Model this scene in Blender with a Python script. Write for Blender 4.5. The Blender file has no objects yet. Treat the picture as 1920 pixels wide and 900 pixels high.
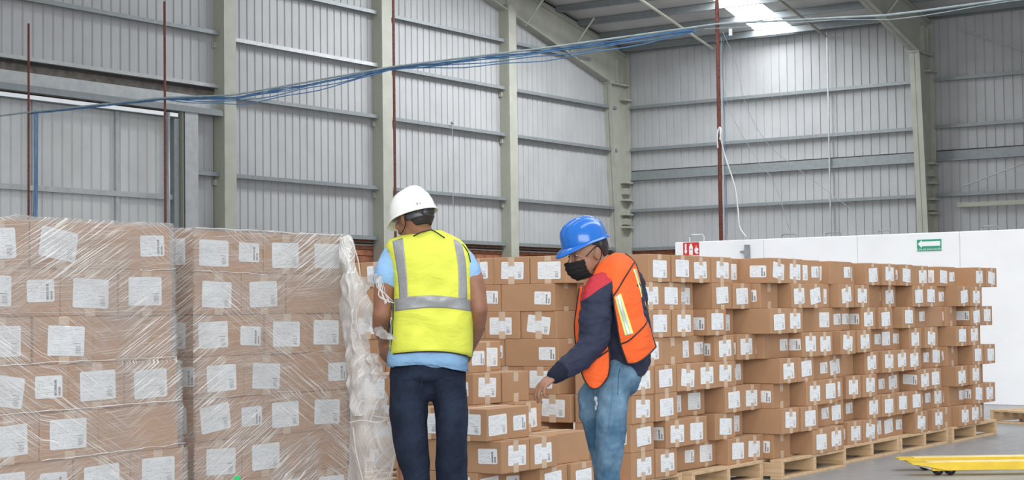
import bpy, bmesh, math, random
from mathutils import Vector, Matrix, noise
PI = math.pi
random.seed(7)
SC = bpy.context.scene
COL = SC.collection

# ------------------------------------------------------------------ camera
FPX, PITCH, ROLL, YAW, CAMH = 3170.0, 0.0430, -0.0125, 0.602, 1.24
_fw = Vector((-math.sin(YAW) * math.cos(PITCH), math.cos(YAW) * math.cos(PITCH), math.sin(PITCH)))
_r0 = Vector((math.cos(YAW), math.sin(YAW), 0)); _u0 = _r0.cross(_fw)
_r = _r0 * math.cos(ROLL) + _u0 * math.sin(ROLL)
_u = -_r0 * math.sin(ROLL) + _u0 * math.cos(ROLL)
cam_data = bpy.data.cameras.new('camera'); cam = bpy.data.objects.new('camera', cam_data); COL.objects.link(cam)
cam_data.sensor_width = 36; cam_data.lens = FPX / 1920 * 36; cam_data.clip_end = 300
m = Matrix((( _r.x, _u.x, -_fw.x, 0), (_r.y, _u.y, -_fw.y, 0), (_r.z, _u.z, -_fw.z, CAMH), (0, 0, 0, 1)))
cam.matrix_world = m
SC.camera = cam
def ray(x, y): return _r * ((x - 960) / FPX) - _u * ((y - 450) / FPX) + _fw
def at(x, y, depth): return Vector((0, 0, CAMH)) + ray(x, y) * depth
def on(x, y, axis, val):
    d = ray(x, y); o = (0, 0, CAMH)
    return Vector(o) + d * ((val - o[axis]) / d[axis])

# ------------------------------------------------------------------ world, lights, exposure
w = bpy.data.worlds.new('world'); SC.world = w; w.use_nodes = True
bg = w.node_tree.nodes['Background']; bg.inputs[0].default_value = (0.93, 0.96, 1.0, 1); bg.inputs[1].default_value = 0.8
def area(loc, rot, sx, sy, power, col=(1, 1, 1)):
    l = bpy.data.lights.new('daylight_area', 'AREA'); l.shape = 'RECTANGLE'; l.size = sx; l.size_y = sy; l.energy = power; l.color = col
    o = bpy.data.objects.new('daylight_area', l); o.location = loc; o.rotation_euler = rot; COL.objects.link(o); return o
area((6.5, -6, 5.0), (math.radians(74), 0, math.radians(42)), 14, 7, 2300, (1, .985, .96))      # open loading doors behind the camera
area((-12, 16, 11.5), (0, 0, 0), 2.0, 22, 900, (.97, .99, 1))             # roof skylights over the hall
area((-21.8, 39, 10.4), (0, 0, 0), 1.2, 9, 800, (.97, .99, 1))
area((-1, 12, 11.5), (0, 0, 0), 2.0, 22, 900, (.97, .99, 1))
SC.view_settings.view_transform = 'Standard'; SC.view_settings.look = 'None'
SC.view_settings.exposure = 0.05; SC.view_settings.gamma = 1; SC.view_settings.use_curve_mapping = False
try: SC.cycles.transparent_max_bounces = 16; SC.cycles.max_bounces = 8
except Exception: pass

# ------------------------------------------------------------------ node helper
class NT:
    def __init__(s, name):
        s.m = bpy.data.materials.new(name); s.m.use_nodes = True; s.t = s.m.node_tree; s.n = s.t.nodes; s.L = s.t.links
        s.b = s.n['Principled BSDF']; s.out = s.n['Material Output']
    def lk(s, a, b): s.L.new(a, b)
    def put(s, sock, v):
        if hasattr(v, 'type') and hasattr(v, 'links'): s.lk(v, sock)
        else: sock.default_value = v
    def math(s, op, a, b=None, c=None):
        n = s.n.new('ShaderNodeMath'); n.operation = op; s.put(n.inputs[0], a)
        if b is not None: s.put(n.inputs[1], b)
        if c is not None: s.put(n.inputs[2], c)
        return n.outputs[0]
    def coord(s, kind='Object'):
        n = s.n.new('ShaderNodeTexCoord'); return n.outputs[kind]
    def map(s, vec, scale=(1, 1, 1), rot=(0, 0, 0), loc=(0, 0, 0)):
        n = s.n.new('ShaderNodeMapping'); s.lk(vec, n.inputs[0]); n.inputs['Scale'].default_value = scale; n.inputs['Rotation'].default_value = rot
        if hasattr(loc, 'links'): s.lk(loc, n.inputs['Location'])
        else: n.inputs['Location'].default_value = loc
        return n.outputs[0]
    def noise(s, vec, scale=5, detail=3, rough=.5, dist=0):
        n = s.n.new('ShaderNodeTexNoise'); s.lk(vec, n.inputs['Vector']); n.inputs['Scale'].default_value = scale
        n.inputs['Detail'].default_value = detail; n.inputs['Roughness'].default_value = rough; n.inputs['Distortion'].default_value = dist
        return n.outputs['Fac']
    def ramp(s, f, stops):
        n = s.n.new('ShaderNodeValToRGB'); s.lk(f, n.inputs[0]); e = n.color_ramp.elements
        while len(e) < len(stops): e.new(.5)
        for i, (p, c) in enumerate(stops):
            e[i].position = p; e[i].color = (c, c, c, 1) if isinstance(c, (int, float)) else (*c, 1)
        return n.outputs[0]
    def mix(s, f, a, b):
        n = s.n.new('ShaderNodeMix'); n.data_type = 'RGBA'; s.put(n.inputs[0], f)
        for sock, v in ((n.inputs[6], a), (n.inputs[7], b)):
            if isinstance(v, tuple) and len(v) == 3: v = (*v, 1)
            s.put(sock, v)
        return n.outputs[2]
    def bump(s, h, strength=.3, dist=.01):
        n = s.n.new('ShaderNodeBump'); s.lk(h, n.inputs['Height']); n.inputs['Strength'].default_value = strength; n.inputs['Distance'].default_value = dist
        s.lk(n.outputs[0], s.b.inputs['Normal']); return n.outputs[0]
    def rnd(s): return s.n.new('ShaderNodeObjectInfo').outputs['Random']
    def sep(s, v):
        n = s.n.new('ShaderNodeSeparateXYZ'); s.lk(v, n.inputs[0]); return n.outputs

def mat(name, col, rough=.6, metal=0, var=.12, scale=6, bump=0, bscale=None, spec=None, stretch=(1, 1, 1), trans=None):
    k = NT(name); v = k.map(k.coord(), stretch)
    f = k.noise(v, scale, 4)
    c2 = tuple(max(0, c * (1 - var * 2)) for c in col); c1 = tuple(min(1, c * (1 + var)) for c in col)
    k.lk(k.ramp(f, [(.3, c2), (.7, c1)]), k.b.inputs['Base Color'])
    k.b.inputs['Roughness'].default_value = rough; k.b.inputs['Metallic'].default_value = metal
    if spec is not None: k.b.inputs['Specular IOR Level'].default_value = spec
    if bump: k.bump(k.noise(v, bscale or scale * 4, 3), bump, .01)
    return k.m
def emis(name, col, st):
    k = NT(name); k.b.inputs['Base Color'].default_value = (*col, 1); k.b.inputs['Emission Color'].default_value = (*col, 1); k.b.inputs['Emission Strength'].default_value = st
    return k.m

def mat_cardboard():
    k = NT('cardboard'); rn = k.rnd(); c = k.coord()
    off = k.n.new('ShaderNodeCombineXYZ'); k.lk(k.math('MULTIPLY', rn, 37.0), off.inputs[0]); k.lk(k.math('MULTIPLY', rn, 11.0), off.inputs[1])
    v = k.map(c, loc=off.outputs[0])
    f = k.noise(v, 5, 3); g = k.noise(k.map(v, (1, 1, 1)), 230, 2)
    a = k.mix(k.ramp(f, [(.3, 0.), (.7, 1.)]), (.385, .222, .124), (.44, .258, .147))
    a = k.mix(k.math('MULTIPLY', rn, .5), a, (.45, .27, .158))
    a = k.mix(k.math('MULTIPLY', k.ramp(g, [(.35, 1.), (.6, 0.)]), .28), a, (.28, .155, .085))
    k.lk(a, k.b.inputs['Base Color']); k.b.inputs['Roughness'].default_value = .75; k.b.inputs['Specular IOR Level'].default_value = .25
    k.bump(k.noise(k.map(v, (1, 1, 12)), 30, 2), .08, .003)
    return k.m

def mat_label(small):
    k = NT('small_label_print' if small else 'large_label_print'); rn = k.rnd()
    sx, sy, _ = k.sep(k.coord('UV')); M = k.math
    def band(x, a, b): return M('MULTIPLY', M('GREATER_THAN', x, a), M('LESS_THAN', x, b))
    rows = 13 if small else 17
    yr = M('MULTIPLY', sy, float(rows)); row = M('FLOOR', yr); inrow = M('LESS_THAN', M('FRACT', yr), .42)
    cv = k.n.new('ShaderNodeCombineXYZ'); k.lk(M('MULTIPLY', sx, 34.0 if not small else 26.), cv.inputs[0]); k.lk(M('MULTIPLY', row, 3.7), cv.inputs[1]); k.lk(M('MULTIPLY', rn, 50.), cv.inputs[2])
    words = M('GREATER_THAN', k.noise(cv.outputs[0], 1.0, 1), .47)
    cv2 = k.n.new('ShaderNodeCombineXYZ'); k.lk(M('MULTIPLY', sx, 4.0), cv2.inputs[0]); k.lk(M('MULTIPLY', row, 2.3), cv2.inputs[1]); k.lk(M('MULTIPLY', rn, 20.), cv2.inputs[2])
    blocks = M('GREATER_THAN', k.noise(cv2.outputs[0], 1.0, 0), .5)
    txt = M('MULTIPLY', M('MULTIPLY', inrow, words), blocks)
    bn = k.n.new('ShaderNodeCombineXYZ')
    if small:
        txt = M('MULTIPLY', txt, band(sx, .07, .66)); txt = M('MULTIPLY', txt, band(sy, .08, .93))
        k.lk(M('MULTIPLY', sy, 60.), bn.inputs[0]); bars = M('GREATER_THAN', k.noise(bn.outputs[0], 1.0, 2), .46)
        br = M('ADD', M('MULTIPLY', band(sx, .70, .79), band(sy, .08, .80)), M('MULTIPLY', band(sx, .85, .93), band(sy, .08, .48)))
        ink = M('ADD', M('MULTIPLY', txt, .45), M('MULTIPLY', M('MULTIPLY', br, bars), .95))
    else:
        txt = M('MULTIPLY', txt, band(sx, .05, .95)); txt = M('MULTIPLY', txt, band(sy, .06, .94))
        k.lk(M('MULTIPLY', sy, 70.), bn.inputs[0]); bars = M('GREATER_THAN', k.noise(bn.outputs[0], 1.0, 2), .47)
        br = M('MULTIPLY', band(sx, .76, .90), band(sy, .08, .34))
        hdr = M('MULTIPLY', band(sx, .72, .90), band(sy, .40, .425))
        ln = M('ADD', M('MULTIPLY', band(sy, .455, .462), .6), M('MULTIPLY', band(sx, .36, .366), band(sy, .5, .95)))
        ink = M('ADD', M('MULTIPLY', txt, .38), M('MULTIPLY', M('MULTIPLY', br, bars), .5)); ink = M('ADD', ink, M('MULTIPLY', hdr, .7)); ink = M('ADD', ink, M('MULTIPLY', ln, .25))
    k.lk(k.mix(M('MINIMUM', ink, 1.0), (.74, .77, .80), (.06, .06, .075)), k.b.inputs['Base Color']); k.b.inputs['Roughness'].default_value = .55
    return k.m

def mat_film(name, dens=.20, streak=.46, white=(.70, .685, .675), turn=0):
    k = NT(name); uv = k.map(k.coord('UV'), rot=(0, 0, turn)); M = k.math
    s1 = k.ramp(k.noise(k.map(k.map(uv, rot=(0, 0, -.50)), (3.2, 190, 1)), 1, 4, .65), [(.47, 0.), (.60, 1.)])
    s2 = k.ramp(k.noise(k.map(k.map(uv, rot=(0, 0, .55)), (3.0, 200, 1)), 1, 4, .65), [(.49, 0.), (.62, 1.)])
    s3 = k.ramp(k.noise(k.map(k.map(uv, rot=(0, 0, -.08)), (4.0, 210, 1)), 1, 5, .7), [(.48, 0.), (.68, 1.)])
    m1 = k.ramp(k.noise(uv, 1.5, 2), [(.46, .0), (.56, 1.)]); m2 = k.ramp(k.noise(uv, 1.5, 2), [(.40, .9), (.50, 0.)])
    st = M('MAXIMUM', M('MAXIMUM', M('MULTIPLY', s1, m1), M('MULTIPLY', s2, m2)), M('MULTIPLY', s3, .7))
    hz = k.ramp(k.noise(uv, 3.2, 4, .6), [(.35, 0.), (.7, .22)])
    fac = M('MINIMUM', M('ADD', M('ADD', dens, hz), M('MULTIPLY', st, streak)), .95)
    bm_ = k.bump(M('ADD', st, M('MULTIPLY', k.noise(uv, 40, 3), .5)), .5, .006)
    k.lk(k.mix(st, tuple(x * .52 for x in white), (.84, .83, .82)), k.b.inputs['Base Color']); k.b.inputs['Roughness'].default_value = .28; k.b.inputs['Specular IOR Level'].default_value = .6
    tr = k.n.new('ShaderNodeBsdfTransparent'); mx = k.n.new('ShaderNodeMixShader')
    k.lk(fac, mx.inputs[0]); k.lk(tr.outputs[0], mx.inputs[1]); k.lk(k.b.outputs[0], mx.inputs[2]); k.lk(mx.outputs[0], k.out.inputs[0])
    return k.m

def mat_floor():
    k = NT('polished_concrete'); c = k.coord()
    f = k.noise(c, .5, 6, .6); g = k.noise(k.map(c, (1, 1, 1)), 9, 6, .65)
    a = k.mix(k.ramp(f, [(.3, 0.), (.7, 1.)]), (.26, .265, .27), (.36, .365, .375))
    a = k.mix(k.math('MULTIPLY', k.ramp(g, [(.4, 0.), (.7, 1.)]), .35), a, (.20, .205, .21))
    k.lk(a, k.b.inputs['Base Color']); k.lk(k.ramp(g, [(.3, .28), (.7, .5)]), k.b.inputs['Roughness']); k.bump(g, .05, .004); return k.m

def mat_wood():
    k = NT('pallet_pine'); c = k.coord(); rn = k.rnd()
    off = k.n.new('ShaderNodeCombineXYZ'); k.lk(k.math('MULTIPLY', rn, 9.), off.inputs[1])
    f = k.noise(k.map(c, (2, 40, 40), loc=off.outputs[0]), 1, 4, .6); g = k.noise(c, 7, 3)
    a = k.mix(k.ramp(f, [(.35, 0.), (.65, 1.)]), (.50, .34, .19), (.62, .45, .28)); a = k.mix(k.math('MULTIPLY', k.ramp(g, [(.5, 0.), (.75, 1.)]), .5), a, (.33, .21, .11))
    k.lk(a, k.b.inputs['Base Color']); k.b.inputs['Roughness'].default_value = .75; return k.m

def mat_denim(name, dark, light, amt, scale=7):
    k = NT(name); c = k.coord(); f = k.noise(c, scale, 5, .6); g = k.noise(c, 180, 2)
    a = k.mix(k.math('MULTIPLY', k.ramp(f, [(.42, 0.), (.68, 1.)]), amt), dark, light); a = k.mix(k.math('MULTIPLY', g, .25), a, dark)
    k.lk(a, k.b.inputs['Base Color']); k.b.inputs['Roughness'].default_value = .85; k.b.inputs['Specular IOR Level'].default_value = .2
    k.bump(k.noise(k.map(k.map(c, rot=(.5, .6, 0)), (1, 1, 2.4)), 7, 4, .55, .8), .45, .03); return k.m
def mat_cloth(name, col, var=.08, b=.5, s=7, stretch=(1, 1, 2), rough=.8):
    k = NT(name); c = k.coord(); f = k.noise(c, 4, 3)
    c2 = tuple(x * (1 - 2 * var) for x in col)
    k.lk(k.ramp(f, [(.3, c2), (.7, col)]), k.b.inputs['Base Color']); k.b.inputs['Roughness'].default_value = rough; k.b.inputs['Specular IOR Level'].default_value = .25
    k.bump(k.noise(k.map(c, stretch), s, 4, .5, .8), b, .03); return k.m

MT = {
 'card': mat_cardboard(), 'lab': mat_label(False), 'slab': mat_label(True),
 'tape': mat('packing_tape', (.56, .42, .30), .42, var=.05, scale=12),
 'film': mat_film('stretch_film_clear'), 'tornfilm': mat_film('stretch_film_bunched', .40, .55, (1.4, 1.39, 1.38), 1.45),
 'floor': mat_floor(), 'wood': mat_wood(),
 'sheet': mat('ribbed_sheet_paint', (.405, .412, .42), .5, .0, var=.04, scale=1.3, bump=.05, bscale=40),
 'doorsheet': mat('door_sheet_paint', (.52, .54, .54), .5, .0, var=.05, scale=1.3),
 'roof': mat('roof_sheet', (.52, .51, .50), .6, .0, var=.05, scale=1),
 'galv': mat('galvanised_steel', (.25, .275, .285), .45, .3, var=.05, scale=8),
 'galvl': mat('bright_galvanised', (.46, .48, .49), .4, .35, var=.06, scale=6),
 'green': mat('pale_green_steel_paint', (.385, .39, .335), .5, var=.05, scale=3),
 'greend': mat('olive_steel_paint', (.36, .365, .30), .55, var=.06, scale=30),
 'dark': mat('dark_strip', (.05, .045, .042), .9), 'brown': mat('brown_soffit', (.13, .115, .10), .8, var=.2),  # dark: near-black for solid strips, among them the painted shadow line
 'white': mat('white_painted_concrete', (.87, .875, .89), .7, var=.03, scale=1.5, bump=.15, bscale=30),
 'whitep': mat('plain_white', (.88, .92, .95), .35, var=.01),
 'brick': mat('red_brick', (.30, .115, .06), .85, var=.2, scale=9, bump=.4), 'mortar': mat('mortar', (.26, .13, .08), .9),
 'rust': mat('rusted_steel', (.17, .05, .035), .7, .2, var=.25, scale=25),
 'bluerope': mat('blue_rope', (.09, .22, .42), .7), 'cable': mat('grey_cable', (.30, .36, .38), .6), 'whiterope': mat('white_rope', (.75, .76, .77), .8),
 'rebar': mat('painted_rebar', (.6, .62, .62), .6), 'rebard': mat('grey_rebar', (.28, .29, .30), .7),
 'sky': emis('daylit_skylight', (.95, .98, 1), 24),
 'red': mat('sign_red', (.62, .035, .03), .4, var=.03), 'signgreen': mat('sign_green', (.03, .33, .19), .4, var=.03), 'signwhite': mat('sign_white', (.85, .87, .87), .4, var=.01),
 'skinA': mat('skin_tan_brown', (.27, .125, .075), .55, var=.12, scale=14, bump=.05), 'skinB': mat('skin_brown', (.30, .155, .10), .55, var=.1, scale=14, bump=.05),
 'hair': mat('black_hair', (.016, .012, .011), .6, var=.2, scale=60, bump=.2, bscale=160),
 'hatw': mat('white_helmet_plastic', (.82, .83, .80), .28, var=.02), 'hatb': mat('blue_helmet_plastic', (.008, .13, .50), .18, var=.05),
 'blk': mat('black_plastic', (.02, .022, .026), .45), 'dgrey': mat('dark_grey_plastic', (.05, .055, .065), .4), 'grey': mat('grey_print', (.35, .42, .40), .5),
 'mask': mat_cloth('black_mask_cloth', (.012, .011, .012), b=.4, s=14, stretch=(1, 1, 5)),
 'vesty': mat_cloth('fluorescent_yellow_cloth', (.66, .71, .09), .06, .45, 6), 'silver': mat('reflective_grey_tape', (.30, .31, .32), .45, .2, var=.06, scale=90),
 'vesto': mat_cloth('fluorescent_orange_mesh', (.84, .13, .03), .08, .45, 8), 'lime': mat('lime_tape', (.75, .85, .25), .5, var=.05), 'silvb': mat('bright_silver_tape', (.55, .60, .60), .35, .3),
 'blueshirt': mat_cloth('light_blue_cotton', (.25, .44, .68), .08, .5, 9), 'jacket': mat_cloth('navy_nylon', (.022, .026, .055), .2, .7, 8),
 'redcloth': mat_cloth('red_nylon', (.45, .03, .045), .1, .5, 9), 'cuff': mat_cloth('navy_rib', (.012, .016, .035), .1, .4, 40, (6, 6, 1)),
 'denimd': mat_denim('dark_navy_denim', (.010, .015, .030), (.022, .034, .065), .8), 'deniml': mat_denim('washed_blue_denim', (.050, .115, .195), (.21, .34, .46), .85, 6),
 'piping': mat('black_piping', (.012, .012, .013), .7), 'eye': mat('eye_white', (.35, .30, .28), .3), 'iris': mat('dark_iris', (.02, .012, .01), .2),
 'boot': mat('dark_boot_leather', (.05, .035, .025), .6), 'yellow': mat('yellow_jack_paint', (.80, .55, .03), .4, var=.06, scale=10), 'paley': mat('pale_yellow_paint', (.80, .68, .36), .5, var=.08, scale=10),
 'rubber': mat('black_rubber', (.02, .02, .022), .7), 'steel': mat('bare_steel', (.4, .4, .4), .35, .8), 'gsticker': mat('green_sticker', (.03, .55, .16), .5, var=.02), 'rip': mat('frayed_white_threads', (.36, .42, .48), .9, var=.25, scale=120),
}

# ------------------------------------------------------------------ mesh helpers
def mk(name, vs, fs, mt, parent=None, smooth=False, uvs=None, idx=None):
    me = bpy.data.meshes.new(name); me.from_pydata([tuple(v) for v in vs], [], fs)
    for q in (mt if isinstance(mt, (list, tuple)) else [mt]): me.materials.append(q)
    if idx: me.polygons.foreach_set('material_index', idx)
    if smooth: me.polygons.foreach_set('use_smooth', [True] * len(fs))
    if uvs:
        l = me.uv_layers.new(name='UVMap')
        for lp in me.loops: l.data[lp.index].uv = uvs[lp.vertex_index]
    me.update(); o = bpy.data.objects.new(name, me); COL.objects.link(o)
    if parent: o.parent = parent
    return o
def tag(o, label=None, cat=None, group=None, kind=None):
    if label: o['label'] = label
    if cat: o['category'] = cat
    if group: o['group'] = group
    if kind: o['kind'] = kind
    return o
def empty(name, loc=(0, 0, 0), rz=0, label=None, cat=None, group=None, kind=None):
    o = bpy.data.objects.new(name, None); o.location = loc; o.rotation_euler = (0, 0, rz); o.empty_display_size = .1; COL.objects.link(o)
    return tag(o, label, cat, group, kind)
class MB:
    def __init__(s): s.v = []; s.f = []
    def add(s, vs, fs):
        n = len(s.v); s.v += [Vector(v) for v in vs]; s.f += [tuple(i + n for i in f) for f in fs]; return s
    def box(s, a, b, ch=0, M=None):
        x0, y0, z0 = a; x1, y1, z1 = b; c = ch
        if not c:
            vs = [(x, y, z) for x in (x0, x1) for y in (y0, y1) for z in (z0, z1)]
            fs = [(0, 1, 3, 2), (4, 6, 7, 5), (0, 4, 5, 1), (2, 3, 7, 6), (0, 2, 6, 4), (1, 5, 7, 3)]
        else:
            bm = bmesh.new(); bmesh.ops.create_cube(bm, size=1)
            for v in bm.verts: v.co = Vector(((x0 + x1) / 2 + v.co.x * (x1 - x0), (y0 + y1) / 2 + v.co.y * (y1 - y0), (z0 + z1) / 2 + v.co.z * (z1 - z0)))
            bmesh.ops.bevel(bm, geom=bm.edges[:], offset=c, segments=1, affect='EDGES'); bm.verts.index_update()
            vs = [v.co.copy() for v in bm.verts]; fs = [tuple(v.index for v in f.verts) for f in bm.faces]; bm.free()
        if M: vs = [M @ Vector(v) for v in vs]
        return s.add(vs, fs)
    def prism(s, pts, d):          # planar polygon pts extruded by vector d
        n = len(pts); d = Vector(d); vs = [Vector(p) for p in pts] + [Vector(p) + d for p in pts]
        return s.add(vs, [tuple(range(n))[::-1], tuple(range(n, 2 * n))] + [(i, (i + 1) % n, n + (i + 1) % n, n + i) for i in range(n)])
    def tube(s, pts, r, n=6, side=None):   # polyline tube with radii float, list or list of (a,b)
        pts = [Vector(p) for p in pts]; R = r if isinstance(r, (list, tuple)) else [r] * len(pts); rings = []
        for i, p in enumerate(pts):
            t = (pts[min(i + 1, len(pts) - 1)] - pts[max(i - 1, 0)]).normalized()
            a = Vector(side) if side is not None else (Vector((0, 0, 1)) if abs(t.z) < .9 else Vector((1, 0, 0)))
            a = (a - t * a.dot(t)).normalized(); b = t.cross(a)
            ra, rb = R[i] if isinstance(R[i], (tuple, list)) else (R[i], R[i])
            rings.append([p + a * (ra * math.cos(2 * PI * k / n)) + b * (rb * math.sin(2 * PI * k / n)) for k in range(n)])
        vs = [v for g in rings for v in g]; fs = []
        for i in range(len(rings) - 1):
            for k in range(n): fs.append((i * n + k, i * n + (k + 1) % n, (i + 1) * n + (k + 1) % n, (i + 1) * n + k))
        fs += [tuple(range(n))[::-1], tuple(range((len(rings) - 1) * n, len(rings) * n))]
        return s.add(vs, fs)
    def limb(s, pts, radii, side=(1, 0, 0), n=20):  # tapered chain with domed ends
        P = [Vector(p) for p in pts]; R = [q if isinstance(q, (tuple, list)) else (q, q) for q in radii]
        P2 = []; R2 = []
        for i in range(len(P) - 1):               # subdivide smoothly
            a = P[max(i - 1, 0)]; b = P[i]; c = P[i + 1]; d = P[min(i + 2, len(P) - 1)]
            for k in range(4):
                t = k / 4; P2.append(.5 * ((2 * b) + (c - a) * t + (2 * a - 5 * b + 4 * c - d) * t * t + (3 * b - a - 3 * c + d) * t ** 3))
                R2.append(tuple(R[i][j] + (R[i + 1][j] - R[i][j]) * (t * t * (3 - 2 * t)) for j in (0, 1)))
        P2.append(P[-1]); R2.append(R[-1])
        t0 = (P2[0] - P2[1]).normalized(); t1 = (P2[-1] - P2[-2]).normalized()
        h0 = [(P2[0] + t0 * (math.sin(q) * min(R2[0])), tuple(x * math.cos(q) for x in R2[0])) for q in (1.35, .95, .5)]
        h1 = [(P2[-1] + t1 * (math.sin(q) * min(R2[-1])), tuple(x * math.cos(q) for x in R2[-1])) for q in (.5, .95, 1.35)]
        return s.tube([h[0] for h in h0] + P2 + [h[0] for h in h1], [h[1] for h in h0] + R2 + [h[1] for h in h1], n, side)
    def ell(s, c, r, M=None, nu=24, nv=14):
        c = Vector(c); vs = [Vector((0, 0, 1))]
        for j in range(1, nv):
            for i in range(nu): a = PI * j / nv; b = 2 * PI * i / nu; vs.append(Vector((math.sin(a) * math.cos(b), math.sin(a) * math.sin(b), math.cos(a))))
        vs.append(Vector((0, 0, -1))); vs = [Vector((v.x * r[0], v.y * r[1], v.z * r[2])) for v in vs]
        if M: vs = [M @ v for v in vs]
        fs = [(0, 1 + i, 1 + (i + 1) % nu) for i in range(nu)]
        for j in range(nv - 2):
            for i in range(nu): fs.append((1 + j * nu + i, 1 + (j + 1) * nu + i, 1 + (j + 1) * nu + (i + 1) % nu, 1 + j * nu + (i + 1) % nu))
        L = len(vs) - 1; fs += [(1 + (nv - 2) * nu + i, L, 1 + (nv - 2) * nu + (i + 1) % nu) for i in range(nu)]
        return s.add([v + c for v in vs], fs)
    def build(s, name, mt, parent=None, smooth=False, uvs=None): return mk(name, s.v, s.f, mt, parent, smooth, uvs)
def boxo(name, a, b, mt, parent=None, ch=0): return MB().box(a, b, ch).build(name, mt, parent)
def fuse(mb, name, mt, parent, voxel=.006, smooth=4, idxf=None, wr=None):
    me = bpy.data.meshes.new(name); me.from_pydata([tuple(v) for v in mb.v], [], mb.f); me.update()
    bm = bmesh.new(); bm.from_mesh(me); bmesh.ops.recalc_face_normals(bm, faces=bm.faces[:]); bm.to_mesh(me); bm.free()
    o = bpy.data.objects.new(name, me); COL.objects.link(o)
    r = o.modifiers.new('r', 'REMESH'); r.mode = 'VOXEL'; r.voxel_size = voxel; r.use_smooth_shade = True
    if smooth: q = o.modifiers.new('s', 'SMOOTH'); q.iterations = smooth; q.factor = .5
    dg = bpy.context.evaluated_depsgraph_get(); dg.update(); new = bpy.data.meshes.new_from_object(o.evaluated_get(dg)); o.modifiers.clear(); o.data = new
    new.name = name; new.materials.clear()
    for q in (mt if isinstance(mt, (list, tuple)) else [mt]): new.materials.append(q)
    if wr:
        nn = [v.normal.copy() for v in new.vertices]
        for v, nv in zip(new.vertices, nn): v.co += nv * wr(v.co)
    if idxf: new.polygons.foreach_set('material_index', [idxf(p.center) for p in new.polygons])
    new.polygons.foreach_set('use_smooth', [True] * len(new.polygons)); new.update(); o.parent = parent
    return o
def crom(P, t):
    n = len(P) - 1; x = min(max(t, 0), 1) * n; i = min(int(x), n - 1); f = x - i
    a = P[max(i - 1, 0)]; b = P[i]; c = P[i + 1]; d = P[min(i + 2, n)]
    return .5 * ((2 * b) + (c - a) * f + (2 * a - 5 * b + 4 * c - d) * f * f + (3 * b - a - 3 * c + d) * f ** 3)
def patch(name, grid, mt, parent, nu=24, nv=24, thick=.004, wr=0, ws=9, uvm=False):   # grid of control points -> smooth sheet with thickness
    G = [[Vector(p) for p in row] for row in grid]; vs = []; uvs = []
    for j in range(nv + 1):
        for i in range(nu + 1):
            row = [crom(g, i / nu) for g in G]; p = crom(row, j / nv)
            if wr: p = p + Vector((0, 1, 0)) * (noise.noise(p * ws) * wr) + Vector((1, 0, 0)) * (noise.noise(p * ws + Vector((9, 2, 4))) * wr * .4)
            vs.append(p); uvs.append((p.x, p.z) if uvm else (i / nu, j / nv))
    fs = [(j * (nu + 1) + i, j * (nu + 1) + i + 1, (j + 1) * (nu + 1) + i + 1, (j + 1) * (nu + 1) + i) for j in range(nv) for i in range(nu)]
    o = mk(name, vs, fs, mt, parent, True, uvs)
    if thick:
        q = o.modifiers.new('thick', 'SOLIDIFY'); q.thickness = thick; q.offset = 0
    return o
def cloth_offset(o, d): pass
def wrinkle(a=.006, s=9, st=(1, 1, 1)):
    return lambda p: a * noise.noise(Vector((p.x * s * st[0], p.y * s * st[1], p.z * s * st[2]))) + a * .5 * noise.noise(Vector((p.x * s * 2.3 * st[0] + 5, p.y * s * 2.3 * st[1], p.z * s * 2.3 * st[2])))

# ------------------------------------------------------------------ setting
GX, RY, EAVE, SL = -27.25, 46.0, 9.5, 0.2      # gable wall x, far wall y, eave height, roof slope
def roofz(y): return EAVE + SL * (RY - y)
fl = mk('floor', [(-40, -12, 0), (25, -12, 0), (25, 52, 0), (-40, 52, 0)], [(0, 1, 2, 3)], MT['floor']); tag(fl, kind='structure')
RP = .26
def sheet_profile(n): # (along, out)
    pts = []
    for k in range(n):
        a = k * RP; pts += [(a, 0), (a + RP - .062, 0), (a + RP - .052, -.024), (a + RP - .022, -.024), (a + RP - .010, 0)]
    return pts + [(n * RP, 0)]
def sheet(fn, s0, n, z0, z1, mt, parent, name='cladding_sheet'):  # fn(s, out, z)
    pr = sheet_profile(n); vs = []; N = len(pr)
    for a, o in pr: vs.append(fn(s0 + a, o, z0)); vs.append(fn(s0 + a, o, z1(s0 + a) if callable(z1) else z1))
    return mk(name, vs, [(2 * i, 2 * i + 2, 2 * i + 3, 2 * i + 1) for i in range(N - 1)], mt, parent)
def beam(name, a, b, mt, parent): return boxo(name, [min(p, q) for p, q in zip(a, b)], [max(p, q) for p, q in zip(a, b)], mt, parent)

# gable wall
wl = MB().prism([(GX - .25, 6, 0), (GX - .25, 46.3, 0), (GX - .25, 46.3, roofz(46.3)), (GX - .25, 6, roofz(6))], (.15, 0, 0)).build('wall_left', MT['mortar']); tag(wl, kind='structure')
fnL = lambda s, o, z: (GX + o, s, z)
SB = 3.2
y = 6.0
while y < RY - .2:
    n = min(4, int(round((RY - y) / RP)));
    lo = SB if y > 27.5 else 6.43
    sheet(fnL, y, n, lo, roofz, MT['sheet'], wl); y += n * RP
sheet(fnL, 26.42, 5, 0, 6.0, MT['sheet'], wl)
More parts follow.
